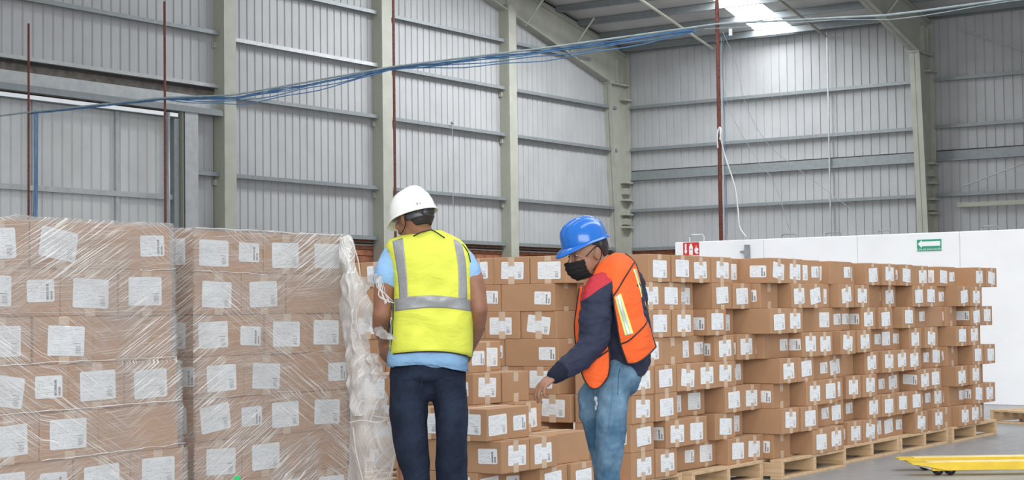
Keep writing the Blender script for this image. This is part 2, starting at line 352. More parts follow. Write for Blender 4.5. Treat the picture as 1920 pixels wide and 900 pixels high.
# bricks in the visible band of the low block wall
bi = None
for r_ in range(5):
    yy = 27.9 + (r_ % 2) * .2
    while yy < 45.6:
        o = None
        if bi is None:
            bi = MB().box((0, .006, .006), (.10, .394, .154), .006); bi = bi.build('brick', MT['brick'], wl); o = bi
        else:
            o = bi.copy(); COL.objects.link(o); o.parent = wl
        o.location = (GX - .11, yy, 2.40 + r_ * .16); yy += .4
boxo('low_block_wall', (GX - .12, 26.4, 0), (GX - .03, RY, 2.40), MT['brick'], wl)
for z in (2.98, 3.05): beam('conduit', (GX + .02, 26.5, z), (GX + .06, RY, z + .03), MT['brown'] if z > 3 else MT['galv'], wl)
posts = [27.75, 33.45, 39.15]
spans = [(26.98, 27.75), (28.1, 33.45), (33.8, 39.15), (39.5, 45.25)]
for z in (4.46, 6.28, 7.60, 8.95, 10.3, 11.7):
    for a, b in spans:
        if z > roofz(a) - .2 or (a < 27 and z > 5): continue
        b2 = b
        if z > roofz(b) - 1.0 : b2 = min(b, RY - (z + 1.0 - EAVE) / SL) if z > 8.3 else b
        if b2 - a < .3: continue
        g = MB(); g.box((GX + .03, a, z - .01), (GX + .20, b2, z + .035)); g.box((GX + .18, a, z - .055), (GX + .20, b2, z - .01)); g.build('girt', MT['galvl'] if z in (7.60,) and a < 30 else MT['galv'], wl)
for z in (7.68, 9.1, 10.5): (beam('girt', (GX + .03, 8, z - .01), (GX + .20, 27.75, z + .035), MT['galv'], wl), beam('girt_lip', (GX + .18, 8, z - .055), (GX + .20, 27.75, z - .01), MT['galv'], wl))
for a, b in spans: beam('girt', (GX + .0, a, SB - .07), (GX + .16, b, SB + .03), MT['galv'], wl)
for a in posts:
    g = MB(); g.box((GX - .02, a, 0), (GX + .295, a + .02, roofz(a) - .9)); g.box((GX + .30, a, 0), (GX + .33, a + .38, roofz(a) - .9)); g.box((GX, a + .355, 0), (GX + .295, a + .375, roofz(a) - .9)); g.build('steel_post', MT['green'], wl)
    boxo('post_web', (GX + .0, a - .012, 0), (GX + .298, a - .001, roofz(a) - .9), MT['greend'], wl)
    for z in (4.46, 6.28, 7.6): boxo('cleat', (GX + .02, a - .08, z - .25), (GX + .10, a - .01, z - .12), MT['green'], wl)
    boxo('post_cap', (GX + .05, a + .1, roofz(a) - .9), (GX + .2, a + .25, roofz(a) - .3), MT['green'], wl)

# sliding door in the near bay
dr = MB().box((GX - .08, 8, 0), (GX - .02, 26.42, 5.66)).build('door_1', MT['doorsheet']); tag(dr, kind='structure')
fnD = lambda s, o, z: (GX + .06 + o, s, z)
y = 8.0
while y < 26.1: n = 4; sheet(fnD, y, n, 0, 5.62, MT['doorsheet'], dr, 'door_sheet'); y += n * RP
for yy in (22.5, 24.7, 20.5): boxo('door_stile', (GX + .07, yy, 0), (GX + .125, yy + .1, 5.62), MT['galvl'], dr)
for z in (1.9, 3.86): boxo('door_rail', (GX + .06, 8, z - .05), (GX + .16, 26.3, z + .06), MT['galvl'], dr)
boxo('door_edge_tube', (GX + .05, 26.30, 0), (GX + .22, 26.44, 5.6), MT['galv'], dr)
hd = boxo('trim_1', (GX + .0, 8, 5.84), (GX + .30, 27.75, 5.90), MT['galv']); tag(hd, kind='structure')
boxo('header_plate', (GX + .02, 8, 5.90), (GX + .14, 27.75, 6.18), MT['galvl'], hd)
boxo('door_track', (GX + .14, 8, 5.76), (GX + .34, 27.7, 5.86), MT['galv'], hd)
boxo('white_strip', (GX + .26, 8, 5.62), (GX + .34, 26.3, 5.70), MT['whitep'], hd)  # plain bright white strip along the top of the door
boxo('soffit', (GX - .02, 8, 6.18), (GX + .02, 27.75, 6.42), MT['brown'], hd)
boxo('soffit_dark_strip', (GX + .02, 8, 6.35), (GX + .03, 27.75, 6.42), MT['dark'], hd)  # solid dark strip along the top of the soffit
boxo('flashing', (GX - .02, 8, 6.42), (GX + .16, 27.75, 6.50), MT['galvl'], hd)
g = MB(); g.box((GX + .02, 26.55, 0), (GX + .28, 26.62, 5.8)); g.box((GX + .26, 26.55, 0), (GX + .30, 26.95, 5.8)); g.build('door_post', MT['galvl'], hd)
boxo('post_side', (GX + .02, 26.52, 0), (GX + .25, 26.55, 5.8), MT['greend'], hd)
MB().tube([(GX + .34, 25.98, 0), (GX + .34, 25.98, 5.7)], .055, 10).build('downpipe', MT['galv'], hd, True)

# far eave wall
wb = boxo('wall_far', (-27.6, RY + .1, 0), (-4, RY + .25, EAVE), MT['mortar']); tag(wb, kind='structure')
fnB = lambda s, o, z: (s, RY - o, z)
x = GX
while x < -5:
    sheet(fnB, x, 4, 5.66, EAVE, MT['sheet'], wb); sheet(fnB, x, 4, SB, 5.38, MT['sheet'], wb); x += 4 * RP
fx = [-27.1, -17.15, -7.2]
for i in range(2):
    a, b = fx[i] + .16, fx[i + 1] - .16
    for z in (4.40, 6.32, 7.65):
        g = MB(); g.box((a, RY - .20, z - .01), (b, RY - .03, z + .035)); g.box((a, RY - .20, z - .06), (b, RY - .18, z - .01)); g.build('girt', MT['galv'], wb)
    boxo('girt', (a, RY - .16, SB - .07), (b, RY, SB + .03), MT['galv'], wb)
    boxo('eave_strut', (a, RY - .22, EAVE - .12), (b, RY - .02, EAVE + .02), MT['galv'], wb)
    boxo('bearing_beam', (a, RY - .10, 5.36), (b, RY + .05, 5.62), MT['galv'], wb)
    boxo('beam_flange', (a, RY - .17, 5.34), (b, RY, 5.38), MT['galv'], wb)
    boxo('painted_shadow', (a, RY - .0, 5.62), (b, RY + .04, 5.66), MT['dark'], wb)  # solid near-black strip: shadow over the beam put in as colour
    for t in (.34, .70): boxo('sag_rod', (a + (b - a) * t - .02, RY - .21, SB), (a + (b - a) * t + .02, RY - .17, EAVE), MT['galvl'], wb)
boxo('conduit', (-16.4, RY - .25, 4.02), (-6, RY - .15, 4.14), MT['greend'], wb)
boxo('low_block_wall', (-27.2, RY + .0, 0), (-4, RY + .08, SB - .05), MT['brick'], wb)
MB().tube([(-16.2, RY - .25, 4.6), (-13, RY - .25, 5.6)], .02, 6).build('tie_rod', MT['galvl'], wb)
MB().tube([(-16.2, RY - .4, 9.0), (-13, RY - .3, 7.6)], .015, 6).build('tie_rod', MT['galvl'], wb)
# portal frames (column + rafter) as parts of the ceiling structure
ce = mk('ceiling', [(-27.5, 20, roofz(20) + .12), (-4, 20, roofz(20) + .12), (-4, RY + .4, roofz(RY + .4) + .12), (-27.5, RY + .4, roofz(RY + .4) + .12)], [(0, 1, 2, 3)], MT['roof']); tag(ce, kind='structure')
SK = (-22.40, -21.22)
for a, b in ((-27.5, SK[0]), (SK[1], -4)):
    vs = [(a, 20, roofz(20)), (b, 20, roofz(20)), (b, RY + .2, roofz(RY + .2)), (a, RY + .2, roofz(RY + .2))]
    mk('roof_sheet', vs, [(0, 1, 2, 3)], MT['roof'], ce)
pur = [45.55 - 1.22 * k for k in range(14)]
for k, yp in enumerate(pur):
    g = MB(); z = roofz(yp); g.box((-27.3, yp - .03, z - .19), (-4, yp + .03, z - .02)); g.box((-27.3, yp - .08, z - .21), (-4, yp + .03, z - .19)); g.build('purlin', MT['galv'], ce)
    if k: 
        y0, y1 = yp, pur[k - 1]; vs = [(SK[0], y0, roofz(y0) + .01), (SK[1], y0, roofz(y0) + .01), (SK[1], y1, roofz(y1) + .01), (SK[0], y1, roofz(y1) + .01)]
        mk('skylight_panel', vs, [(0, 1, 2, 3)], MT['sky'], ce)
for xx in (-23.9, -20.2, -13.9): MB().tube([(xx, RY - .3, roofz(RY) - .3), (xx, 24, roofz(24) - .3)], .045, 6).build('roof_strut', MT['greend'], ce)
for fxx in fx[:2]:
    h = .02; topd = 44.75; bot = lambda y_: roofz(y_) - 1.28 + (44.75 - y_) * .055
    fr = MB()
    # tapered column: web, inner flange, outer flange
    fr.prism([(fxx - h / 2, topd, 8.35), (fxx - h / 2, RY - .1, 8.35), (fxx - h / 2, RY - .1, 0), (fxx - h / 2, 45.35, 0)], (h, 0, 0))
    c = fr.build('column_web', MT['green'], ce)
    g = MB(); g.prism([(fxx - .15, topd, 8.35), (fxx - .15, topd + .025, 8.35), (fxx - .15, 45.375, 0), (fxx - .15, 45.35, 0)], (.30, 0, 0)); g.box((fxx - .15, RY - .12, 0), (fxx + .15, RY - .09, EAVE)); g.build('column_flange', MT['green'], ce)
    g = MB(); g.prism([(fxx - h / 2, topd, 8.35), (fxx - h / 2, RY - .1, 8.35), (fxx - h / 2, RY - .1, EAVE), (fxx - h / 2, RY - .1, roofz(RY) - .05), (fxx - h / 2, 22, roofz(22) - .2), (fxx - h / 2, 22, bot(22))], (h, 0, 0)); g.build('rafter_web', MT['green'], ce)
    g = MB(); g.prism([(fxx - .14, topd, 8.35), (fxx - .14, 22, bot(22)), (fxx - .14, 22, bot(22) + .03), (fxx - .14, topd, 8.38)], (.28, 0, 0)); g.prism([(fxx - .14, RY - .1, EAVE - .27), (fxx - .14, 22, roofz(22) - .27), (fxx - .14, 22, roofz(22) - .24), (fxx - .14, RY - .1, EAVE - .24)], (.28, 0, 0)); g.build('rafter_flange', MT['green'], ce)
    g = MB(); g.box((fxx - .16, topd - .04, 8.31), (fxx + .16, RY - .1, 8.36)); g.build('knee_plate', MT['green'], ce)
    for yy in (45.2, 45.5): boxo('stiffener', (fxx - .13, yy, 8.4), (fxx + .13, yy + .015, 9.1), MT['green'], ce)
    for z in (7.9, 5.3, 4.75, 4.3, 3.9): boxo('bracket', (fxx + .01, 45.45, z - .06), (fxx + .22, 45.9, z + .0), MT['green'], ce)
    for z in (5.15, 4.2): boxo('bracket', (fxx + .01, 45.5, z - .25), (fxx + .16, 45.8, z - .06), MT['greend'], ce)
    for yb in (42.6, 40.2):
        MB().tube([(fxx + .05, yb, roofz(yb) - 1.15), (fxx + .9, yb, roofz(yb) - .2)], .035, 4).build('fly_brace', MT['green'], ce)

# low white precast partition
PY = 21.1; PH = 2.21
js = [on(px, 470, 1, PY).x for px in (1265, 1431, 1607, 1799)] + [-5.2, -3.4, -1.6]
wp = boxo('wall_partition', (js[0] + .02, PY + .02, 0), (-1.7, PY + .14, PH - .03), MT['white']); tag(wp, kind='structure')
for a, b in zip(js, js[1:]): boxo('panel', (a + .006, PY, 0), (b - .006, PY + .15, PH), MT['white'], wp, .008)
for xa, xb, mt_ in ((1293, 1320, 'rebar'), (1466, 1492, 'rebard'), (1549, 1577, 'rebard'), (1647, 1676, 'rebard'), (1841, 1873, 'rebard')):
    a = on(xa, 440, 1, PY + .07).x; b = on(xb, 440, 1, PY + .07).x; s_ = .1 if mt_ == 'rebar' else .055
    MB().tube([(a, PY + .07, PH - .02), (a, PY + .07, PH + s_ * .7), (a + .03, PY + .07, PH + s_), (b - .03, PY + .07, PH + s_), (b, PY + .07, PH + s_ * .7), (b, PY + .07, PH - .02)], .011, 6).build('lifting_loop', MT[mt_], wp, True)
# signs on the partition
def txt(body, size, loc, mt, parent, name='lettering'):
    cu = bpy.data.curves.new(name, 'FONT'); cu.body = body; cu.size = size; cu.align_x = 'CENTER'; cu.align_y = 'CENTER'; cu.extrude = .0006; cu.materials.append(mt)
    tmp = bpy.data.objects.new(name, cu); COL.objects.link(tmp); dg = bpy.context.evaluated_depsgraph_get(); dg.update(); me = bpy.data.meshes.new_from_object(tmp.evaluated_get(dg)); bpy.data.objects.remove(tmp)
    o = bpy.data.objects.new(name, me); COL.objects.link(o); o.location = loc; o.rotation_euler = (PI / 2, 0, 0); o.parent = parent; return o
def poly(name, pts, y, mt, parent, d=.001): return MB().prism([(p[0], y, p[1]) for p in pts], (0, d, 0)).build(name, mt, parent)
p0 = on(1281, 479, 1, PY); p1 = on(1312, 454, 1, PY); sw = p1.x - p0.x; sh = sw * .86
s = empty('fire_extinguisher_sign', ((p0.x + p1.x) / 2, PY, p1.z - sh), label='red and white fire extinguisher sign with down arrow on white wall', cat='sign')
boxo('sign_plate', (-sw / 2, -.008, -.01), (sw / 2, -.001, sh + .01), MT['signwhite'], s)
boxo('red_field', (-sw * .48, -.0095, sh * .2), (sw * .48, -.0085, sh), MT['red'], s); boxo('red_band', (-sw * .48, -.0095, 0), (sw * .48, -.0085, sh * .16), MT['red'], s)
poly('down_arrow', [(-sw * .37, sh * .93), (-sw * .27, sh * .93), (-sw * .27, sh * .5), (-sw * .22, sh * .5), (-sw * .32, sh * .27), (-sw * .42, sh * .5), (-sw * .37, sh * .5)], -.011, MT['signwhite'], s)
poly('cylinder_symbol', [(-sw * .12, sh * .24), (sw * .10, sh * .24), (sw * .10, sh * .75), (sw * .05, sh * .83), (sw * .05, sh * .92), (-sw * .07, sh * .92), (-sw * .07, sh * .83), (-sw * .12, sh * .75)], -.011, MT['signwhite'], s)
poly('gauge_mark', [(-sw * .05, sh * .55), (sw * .04, sh * .55), (sw * .04, sh * .6), (-sw * .05, sh * .6)], -.0125, MT['blk'], s)
poly('flame_symbol', [(sw * .2, sh * .45), (sw * .25, sh * .33), (sw * .36, sh * .27), (sw * .45, sh * .33), (sw * .36, sh * .42), (sw * .45, sh * .55), (sw * .38, sh * .68), (sw * .33, sh * .62), (sw * .31, sh * .85), (sw * .27, sh * .65), (sw * .21, sh * .6)], -.011, MT['signwhite'], s)
txt('EXTINTOR', .035, (0, -.0105, sh * .08), MT['signwhite'], s)
p0 = on(1720, 468, 1, PY); p1 = on(1765, 448, 1, PY); sw = p1.x - p0.x; sh = sw * .46
s = empty('exit_route_sign', ((p0.x + p1.x) / 2, PY, p1.z - sh), label='green evacuation route sign with white left arrow on white wall', cat='sign')
boxo('sign_plate', (-sw / 2, -.008, 0), (sw / 2, -.001, sh), MT['signgreen'], s)
poly('left_arrow', [(-sw * .47, sh * .62), (-sw * .30, sh * .96), (-sw * .30, sh * .83), (sw * .46, sh * .83), (sw * .46, sh * .42), (-sw * .30, sh * .42), (-sw * .30, sh * .27)], -.0095, MT['signwhite'], s)
txt('RUTA DE EVACUACIÓN', sw * .098, (0, -.009, sh * .13), MT['signwhite'], s)
b0 = on(1400, 474, 1, PY)
s = empty('wall_bracket', (b0.x, PY, b0.z), label='small grey metal bracket with cable stub on white wall', cat='bracket')
g = MB(); g.box((-.01, -.05, -.12), (.055, 0, .11)); g.box((-.08, -.04, -.0), (-.01, -.01, .03)); g.build('bracket_body', MT['rebard'], s); MB().tube([(-.08, -.03, -.19), (-.03, -.05, -.15), (.03, -.02, -.15)], .01, 6).build('cable_stub', MT['blk'], s)

# ------------------------------------------------------------------ net posts, cable, net, ropes
RDY = 21.42
rx = [-25.95, -22.25, -17.0, -11.12]
nm = ['leftmost, above the near wrapped pallet', 'beside the sliding door edge', 'rising behind the white helmet', 'standing behind the white partition wall']
for xx, q in zip(rx, nm):
    g = MB().tube([(xx, RDY, 0), (xx, RDY, 6.92)], .022 if xx < -12 else .029, 8); o = g.build('rusty_post', MT['rust'], None, True)
    tag(o, 'thin rust-red steel post, ' + q, 'post', 'net posts in front of the walls')
def cz(x_):
    K = [(-28, 5.18), (-26, 5.2), (-22.3, 5.18), (-20.5, 5.08), (-17, 5.25), (-14, 5.26), (-11.1, 5.31), (-8.5, 5.15), (-3, 5.25)]
    for (a, za), (b, zb) in zip(K, K[1:]):
        if a <= x_ <= b: return za + (zb - za) * (x_ - a) / (b - a)
    return 5.2
cb = MB().tube([(-27.1 + k * .5, RDY - .03, cz(-27.1 + k * .5)) for k in range(48)], .016, 6).build('support_cable', MT['cable'], None, True); tag(cb, 'long grey cable strung across the hall between the rusty posts', 'cable')
ne = empty('bunched_net', (-17, RDY - .05, 5.2), label='blue netting bunched along the cable and draped between posts', cat='net')
rr = random.Random(3)
for j in range(7):
    pts = []; x_ = -25.9 + (0 if j < 3 else 2.5 + rr.random() * 2); x1_ = -11.3
    while x_ < x1_:
        seg = [(-25.9, -22.3), (-22.3, -17), (-17, -11.1)]; sag = 0
        for a, b in seg:
            if a <= x_ <= b: t = (x_ - a) / (b - a); sag = max(0, math.sin(t * PI)) ** .8 * (.015, .02, .03, .035, .05, .10, .16)[j] * (.4 if a < -25 else 1)
        pts.append((x_ + 17, .05 + .02 * math.sin(x_ * 3 + j), cz(x_) - 5.2 - .02 - sag + .012 * math.sin(x_ * 4.1 + j * 2))); x_ += .3
    MB().tube(pts, .009, 5).build('net_strand', MT['bluerope'], ne, True)
MB().tube([(-11.3 - -17 + k * .4, 0, cz(-11.3 + k * .4) - 5.2 - .05 - .02 * math.sin(k)) for k in range(16)], .007, 5).build('net_strand', MT['cable'], ne, True)
hang = empty('hanging_blue_ropes', (-25.8, RDY, 5.2), label='blue ropes hanging straight down beside the leftmost rusty post', cat='rope')
for j in range(3): MB().tube([(.05 + .05 * j, -.03, 0), (.06 + .04 * j, -.03, -1.2), (.02 + .05 * j, -.03, -2.4), (.05 + .03 * j, -.03, -4.0)], .012, 5).build('rope_strand', MT['bluerope'], hang, True)
def rope(name, pts, mt_, r, label, dep=None):
    P = [on(px, py, 1, RDY - .05) for px, py in pts]
    P = [crom(P, k / 24) for k in range(25)]
    o = MB().tube(P, r, 5).build(name, mt_, None, True); tag(o, label, 'rope'); return o
rope('white_rope', [(1350, 240), (1352, 262), (1362, 300), (1378, 350), (1384, 395), (1387, 425), (1399, 444)], MT['whiterope'], .010, 'white rope tied to the right-hand rusty post and hanging down to wall')
rope('white_rope_knot', [(1346, 278), (1345, 255), (1348, 240), (1352, 243), (1350, 262)], MT['whiterope'], .012, 'knotted white rope end around the right-hand rusty post')
rope('blue_line', [(1355, 60), (1380, 120), (1400, 200), (1440, 270), (1500, 320), (1600, 395)], MT['cable'], .004, 'thin blue line sagging from the right-hand post toward wall sign')
rope('blue_line', [(1352, 70), (1362, 190), (1420, 300), (1450, 340), (1480, 430)], MT['cable'], .004, 'thin blue line dropping steeply right of the white rope')
rope('blue_line', [(1370, 60), (1354, 90), (1358, 200), (1364, 440)], MT['bluerope'], .004, 'thin blue line hanging close beside the right-hand rusty post')
tg = on(1370, 55, 1, RDY - .06); o = boxo('white_tag', (tg.x - .025, RDY - .07, tg.z - .09), (tg.x + .025, RDY - .06, tg.z + .01), MT['whiterope']); tag(o, 'small white tag hanging on the cable right of the post', 'tag')
wz = on(848, 232, 0, GX + .25); hw = empty('hanging_wire', wz, label='thin wire hanging from a hook on the ribbed wall girt', cat='wire')
MB().tube([(0, 0, 0), (.0, 0, -2.9)], .009, 5).build('wire', MT['galvl'], hw); MB().ell((0, 0, .02), (.05, .05, .04), nu=10, nv=6).build('hook', MT['galv'], hw, True)

# ------------------------------------------------------------------ pallets
def pallet_meshes(LX, LY, mid=3):
    # local: stringers run along x (depth), boards along y
    S = MB().box((0, 0, .022), (LX, .045, .122), .003); T = MB().box((0, 0, .122), (.095, LY, .144), .002); B = MB().box((0, 0, 0), (.095, LY, .022), .002)
    return S, T, B
_pc = {}
def pallet(loc, rz, LX, LY, label, group='wooden pallets', ns=3):
    e = empty('wooden_pallet', loc, rz, label, 'pallet', group); key = (LX, LY)
    if key not in _pc: _pc[key] = [q.build(n_, MT['wood']) for q, n_ in zip(pallet_meshes(LX, LY), ('stringer', 'deck_board', 'bottom_board'))]; first = True
    else: first = False
    S, T, B = _pc[key]; used = set()
    def put(src, x_, y_):
        if first and src.name not in used: o = src; used.add(src.name)
        else: o = src.copy(); COL.objects.link(o)
        o.parent = e; o.location = (x_, y_, 0)
    for k in range(ns): put(S, 0, (LY - .045) * k / (ns - 1))
    nb = 7
    for k in range(nb): put(T, (LX - .095) * k / (nb - 1), 0)
    for k in range(3): put(B, (LX - .095) * k / 2, 0)
    return e
# row pallets: front edge at x=-5.50; LX deep (towards -x), LY along y
ordn = ['first', 'second', 'third', 'fourth', 'fifth', 'sixth', 'seventh', 'eighth', 'ninth', 'tenth', 'eleventh', 'twelfth', 'thirteenth', 'fourteenth', 'fifteenth', 'sixteenth', 'seventeenth', 'eighteenth', 'nineteenth', 'twentieth']
RowP = [(9.10, 1.02, -5.58), (10.15, 1.08, -5.52), (11.29, 1.16, -5.40), (12.63, 1.18, -5.50), (13.83, 1.16, -5.50), (15.04, 1.22, -5.48)]
pn = ['under the row beside the orange-vest worker', 'second under the right-hand row, left of the jutting pallet', 'jutting forward with its end block showing, under the row', 'just right of the jutting pallet under the right-hand row', 'under the row behind the yellow fork tips', 'last one at the far right end of the row']
for (y0, ly, xf), q in zip(RowP, pn): pallet((xf - 1.1, y0, 0), 0, 1.1, ly, 'pale pine pallet ' + q)
pallet((-5.69, 18.75, 0), math.radians(-113), 1.0, 1.2, 'empty pine pallet on the floor by white wall at right edge', 'wooden pallets', 3)

# ------------------------------------------------------------------ cardboard boxes
BL, BW, BH = .432, .288, .1835
def lab_mesh(name, wd, ht, mt):
    c = .006; o = []
    pts = [(-wd / 2 + c, -ht / 2), (wd / 2 - c, -ht / 2), (wd / 2, -ht / 2 + c), (wd / 2, ht / 2 - c), (wd / 2 - c, ht / 2), (-wd / 2 + c, ht / 2), (-wd / 2, ht / 2 - c), (-wd / 2, -ht / 2 + c)]
    vs = [(0, p[0], p[1]) for p in pts] + [(-.0007, p[0], p[1]) for p in pts]; n = 8
    me = bpy.data.meshes.new(name); me.from_pydata(vs, [], [tuple(range(n))] + [(i, n + i, n + (i + 1) % n, (i + 1) % n) for i in range(n)]); me.materials.append(mt)
    l = me.uv_layers.new(name='UVMap')
    for lp in me.loops: p = vs[lp.vertex_index]; l.data[lp.index].uv = (p[1] / wd + .5, p[2] / ht + .5)
    return me
ME = {'big': lab_mesh('label', .182, .116, MT['lab']), 'small': lab_mesh('small_label', .132, .086, MT['slab'])}
def mesh_of(mb, name, mt): o = mb.build(name, mt); me = o.data; bpy.data.objects.remove(o); return me
ME['box'] = mesh_of(MB().box((-BL / 2, -BW / 2, 0), (BL / 2, BW / 2, BH), .0035), 'cardboard_box', MT['card'])
def utape(top, drop):
    e = .0013; t = .026; g = MB(); L = BL / 2 + e
    z = BH + e if top else -.0005
    g.box((-L, -t, z - .0008), (L, t, z))
    for sx in (-1, 1):
        a, b = sorted((sx * L, sx * (L - .0009)))
        g.box((a, -t, (BH - drop) if top else 0), (b, t, z if top else drop))
    return g
for nm_, tp, dr_ in (('tt', 1, .062), ('tb', 0, .052), ('tts', 1, .035), ('tbs', 0, .03)): ME[nm_] = mesh_of(utape(tp, dr_), 'tape', MT['tape'])
NB = [0]
def cbox(center, rz, face, style, label, group, cov=None, tops=True, smallx=.10, side=None, jig=1):
    """center = (x,y,z) box bottom centre; rz box rotation; face: which ends get labels: any of 'A'(+x end) 'B'(-x end) 'S'(-y side) ; style: H label under tape, O label over tape, P plain"""
    NB[0] += 1; R = random.Random(NB[0] * 13 + 5)
    e = bpy.data.objects.new('cardboard_box', ME['box']); COL.objects.link(e); e.location = center; e.rotation_euler = (0, 0, rz + R.uniform(-.012, .012) * jig)
    tag(e, label, 'box', group)
    def ch(nme, me, loc=(0, 0, 0), rot=(0, 0, 0)):
        o = bpy.data.objects.new(nme, me); COL.objects.link(o); o.parent = e; o.location = loc; o.rotation_euler = rot; return o
    sm = style == 'O'
    ch('tape', ME['tts' if sm else 'tt']); ch('tape', ME['tbs' if sm else 'tb'])
    for f in face:
        t = R.uniform(-.05, .05) if R.random() < .75 else R.uniform(-.16, .16); dz = R.uniform(-.008, .008); dy = R.uniform(-.014, .014)
        off = BL / 2 + (.0022 if style == 'O' else .0008)
        if f == 'A' and style != 'P': ch('label', ME['big'], (off, dy, BH / 2 + dz), (t, 0, 0))
        if f == 'B' and style != 'P': ch('label', ME['big'], (-off, dy, BH / 2 + dz), (t, 0, PI))
        if f == 'S':
            sd = side or R.choice(['s', 's', 'bs', 's', 'p', 'bs']); o2 = BW / 2 + .0012
            # looking at the -y side, +x is to the right
            if 's' in sd: ch('small_label', ME['small'], (.128 + R.uniform(-.014, .01), -o2, BH / 2 + R.uniform(-.008, .01)), (R.uniform(-.04, .04), 0, -PI / 2))
            if 'b' in sd: ch('label', ME['big'], (-.098 + R.uniform(-.012, .012), -o2, BH / 2 + dz), (0, R.uniform(-.1, .1), -PI / 2) if 0 else (t, 0, -PI / 2))
    return e
lay = lambda n: .144 + (8 - n) * .184      # n=1 top .. 8 bottom
down = lambda n: 'top layer' if n == 1 else ('bottom layer' if n == 8 else ordn[n - 1] + ' layer down')

# --- right-hand row, faces towards +x
FX, RX_ = -5.50, -5.69
ROW = {
 1: [1220, 1263, 1300, 1331, 1442, 1475, (1556, 'M'), 1627, 1657, 1689, (1760, 'M'), 1831, 1847],
 2: [1203, 1336, 1374, 1485, 1513, 1577, 1607, 1712, 1735, 1800, 1818],
 3: [1219, 1261, 1323, 1442, 1475, 1617, 1649, 1693, 1822, 1842],
 4: [1203, 1342, 1381, 1502, 1533, 1575, 1605, 1707, 1732, 1794, 1817],
 5: [1226, 1267, 1300, 1330, 1463, 1495, 1623, 1652, 1680, 1704, 1824, 1845],
 6: [1178, 1219, 1355, 1393, 1507, 1537, 1584, 1613, 1718, 1742, 1792, 1817],
 7: [1244, 1284, 1341, 1463, 1497, 1624, 1651, 1680, 1704, 1822, 1845],
 8: [1175, 1219, 1355, 1393, 1518, 1546, 1588, 1616, 1712, 1743, 1795, 1815]}
GRP = 'cardboard boxes stacked in the long right-hand row'
ends = [(9.0, 10.13), (10.13, 11.15), (11.15, 12.52), (12.52, 13.82), (13.82, 15.0), (15.0, 99)]
for n in range(1, 9):
    z = lay(n); yc = Y0 = 9.42; items = []; R = random.Random(n)
    FXP = (-5.55, -5.56, -5.40, -5.50, -5.50, -5.45)
    pal = lambda px: 0 if px < 1300 else 1 if px < 1434 else 2 if px < 1580 else 3 if px < 1688 else 4 if px < 1780 else 5
    for px in ROW[n]:
        pl_ = 'F'
        if isinstance(px, tuple): px, pl_ = px
        X = FXP[pal(px)] - (0 if pl_ == 'F' else .08)
        yy = on(px, 600, 0, X).y
        gap = yy - yc
        # fill the gap with recessed boxes
        while gap > .26:
            if gap > .85: wdt = BL
            elif gap > BL + .02 and gap < BL + BW: wdt = BL if R.random() < .7 else BW
            elif gap >= BL: wdt = BL if abs(gap - BL) < abs(gap - 2 * BW) else BW
            else: wdt = BW
            items.append((yc + .003, wdt, 'R', None)); yc += wdt + .004; gap = yy - yc
        if gap > .10: yy = max(yy, yc)
        else: yy = max(yc + .004, yy if gap > 0 else yc + .004)
        wdt = BL if pl_ == 'M' else BW
        items.append((yy, wdt, pl_, X)); yc = yy + wdt + .003
    endy = 16.30 + R.uniform(-.08, .1)
    if endy - yc > .22: items.append((yc + .003, BW, 'R', None))
    cnt = {}
    for (ys, wd, pl_, XX) in items:
        mid = ys + wd / 2; pi = 0
        for k, (a, b) in enumerate(ends):
            if a <= mid < b: pi = k
        cnt[pi] = cnt.get(pi, 0) + 1; k = cnt[pi]
        jx = R.uniform(-.014, .014)
        where = ordn[pi] + ' pallet of right-hand row'
        if pl_ == 'F':
            cx = XX + jx - BL / 2; st = R.choice(['H', 'H', 'O', 'O', 'O']) if n in (2, 3, 5, 7) else R.choice(['H', 'H', 'H', 'O'])
            cbox((cx, ys + wd / 2, z), 0, 'AS', st, f'{ordn[k-1]} brown box from left, jutting out, {down(n)}, {where}', GRP, side=R.choice(['p', 'p', 's', 'p']))
        else:
            X = (XX if XX else FXP[pi] - (.015 if pi == 0 and wd == BW and ys < 10 else .085)) + jx
            if wd == BW: cbox((X - BL / 2, ys + wd / 2, z), 0, 'AS', R.choice(['O', 'P', 'H']), f'{ordn[k-1]} brown box from left, set back, {down(n)}, {where}', GRP, side='s')
            else: cbox((X - BW / 2, ys + wd / 2, z), PI / 2, 'SB', R.choice(['H', 'O']), f'{ordn[k-1]} brown box from left, set back, {down(n)}, {where}', GRP)

# --- end face of the row, faces towards -y at y=9.40
GE = 'cardboard boxes on the row end behind the workers'
EY = 9.40
ENDS = {1: (927, 'H'), 2: (940, 'L'), 3: (909, 'H'), 4: (946, 'L'), 5: (979, 'H'), 6: (1000, 'L'), 7: (1010, 'H'), 8: (1000, 'L')}
for n, (px, ty) in ENDS.items():
    wd = (BW if ty == 'H' else BL) + .005; x0 = on(px, 600, 1, EY).x; R = random.Random(n + 50)
    xr = -6.005
    k0 = int((xr - x0) / wd); xs = []
    x_ = x0 + (k0 - 1) * wd
    while x_ > -8.15: xs.append(x_); x_ -= wd
    xs.sort()
    rem = xr - (xs[-1] + wd)
    for i, x_ in enumerate(xs):
        lb = f'{ordn[len(xs)-1-i]} box from right, {down(n)}, row end facing between the workers'
        if ty == 'H': cbox((x_ + BW / 2, EY + BL / 2 + R.uniform(-.01, .01), z := lay(n)), PI / 2, 'B', R.choice(['H', 'H', 'O']), lb, GE)
        else: cbox((x_ + BL / 2, EY + BW / 2 + R.uniform(-.01, .01), lay(n)), 0, 'S', 'O', lb, GE, side='bs' if n == 6 else 's')
    if rem > BW * .9: cbox((xs[-1] + wd + BW / 2, EY + BL / 2, lay(n)), PI / 2, 'B', 'H', f'corner box, {down(n)}, row end behind the orange-vest worker', GE)
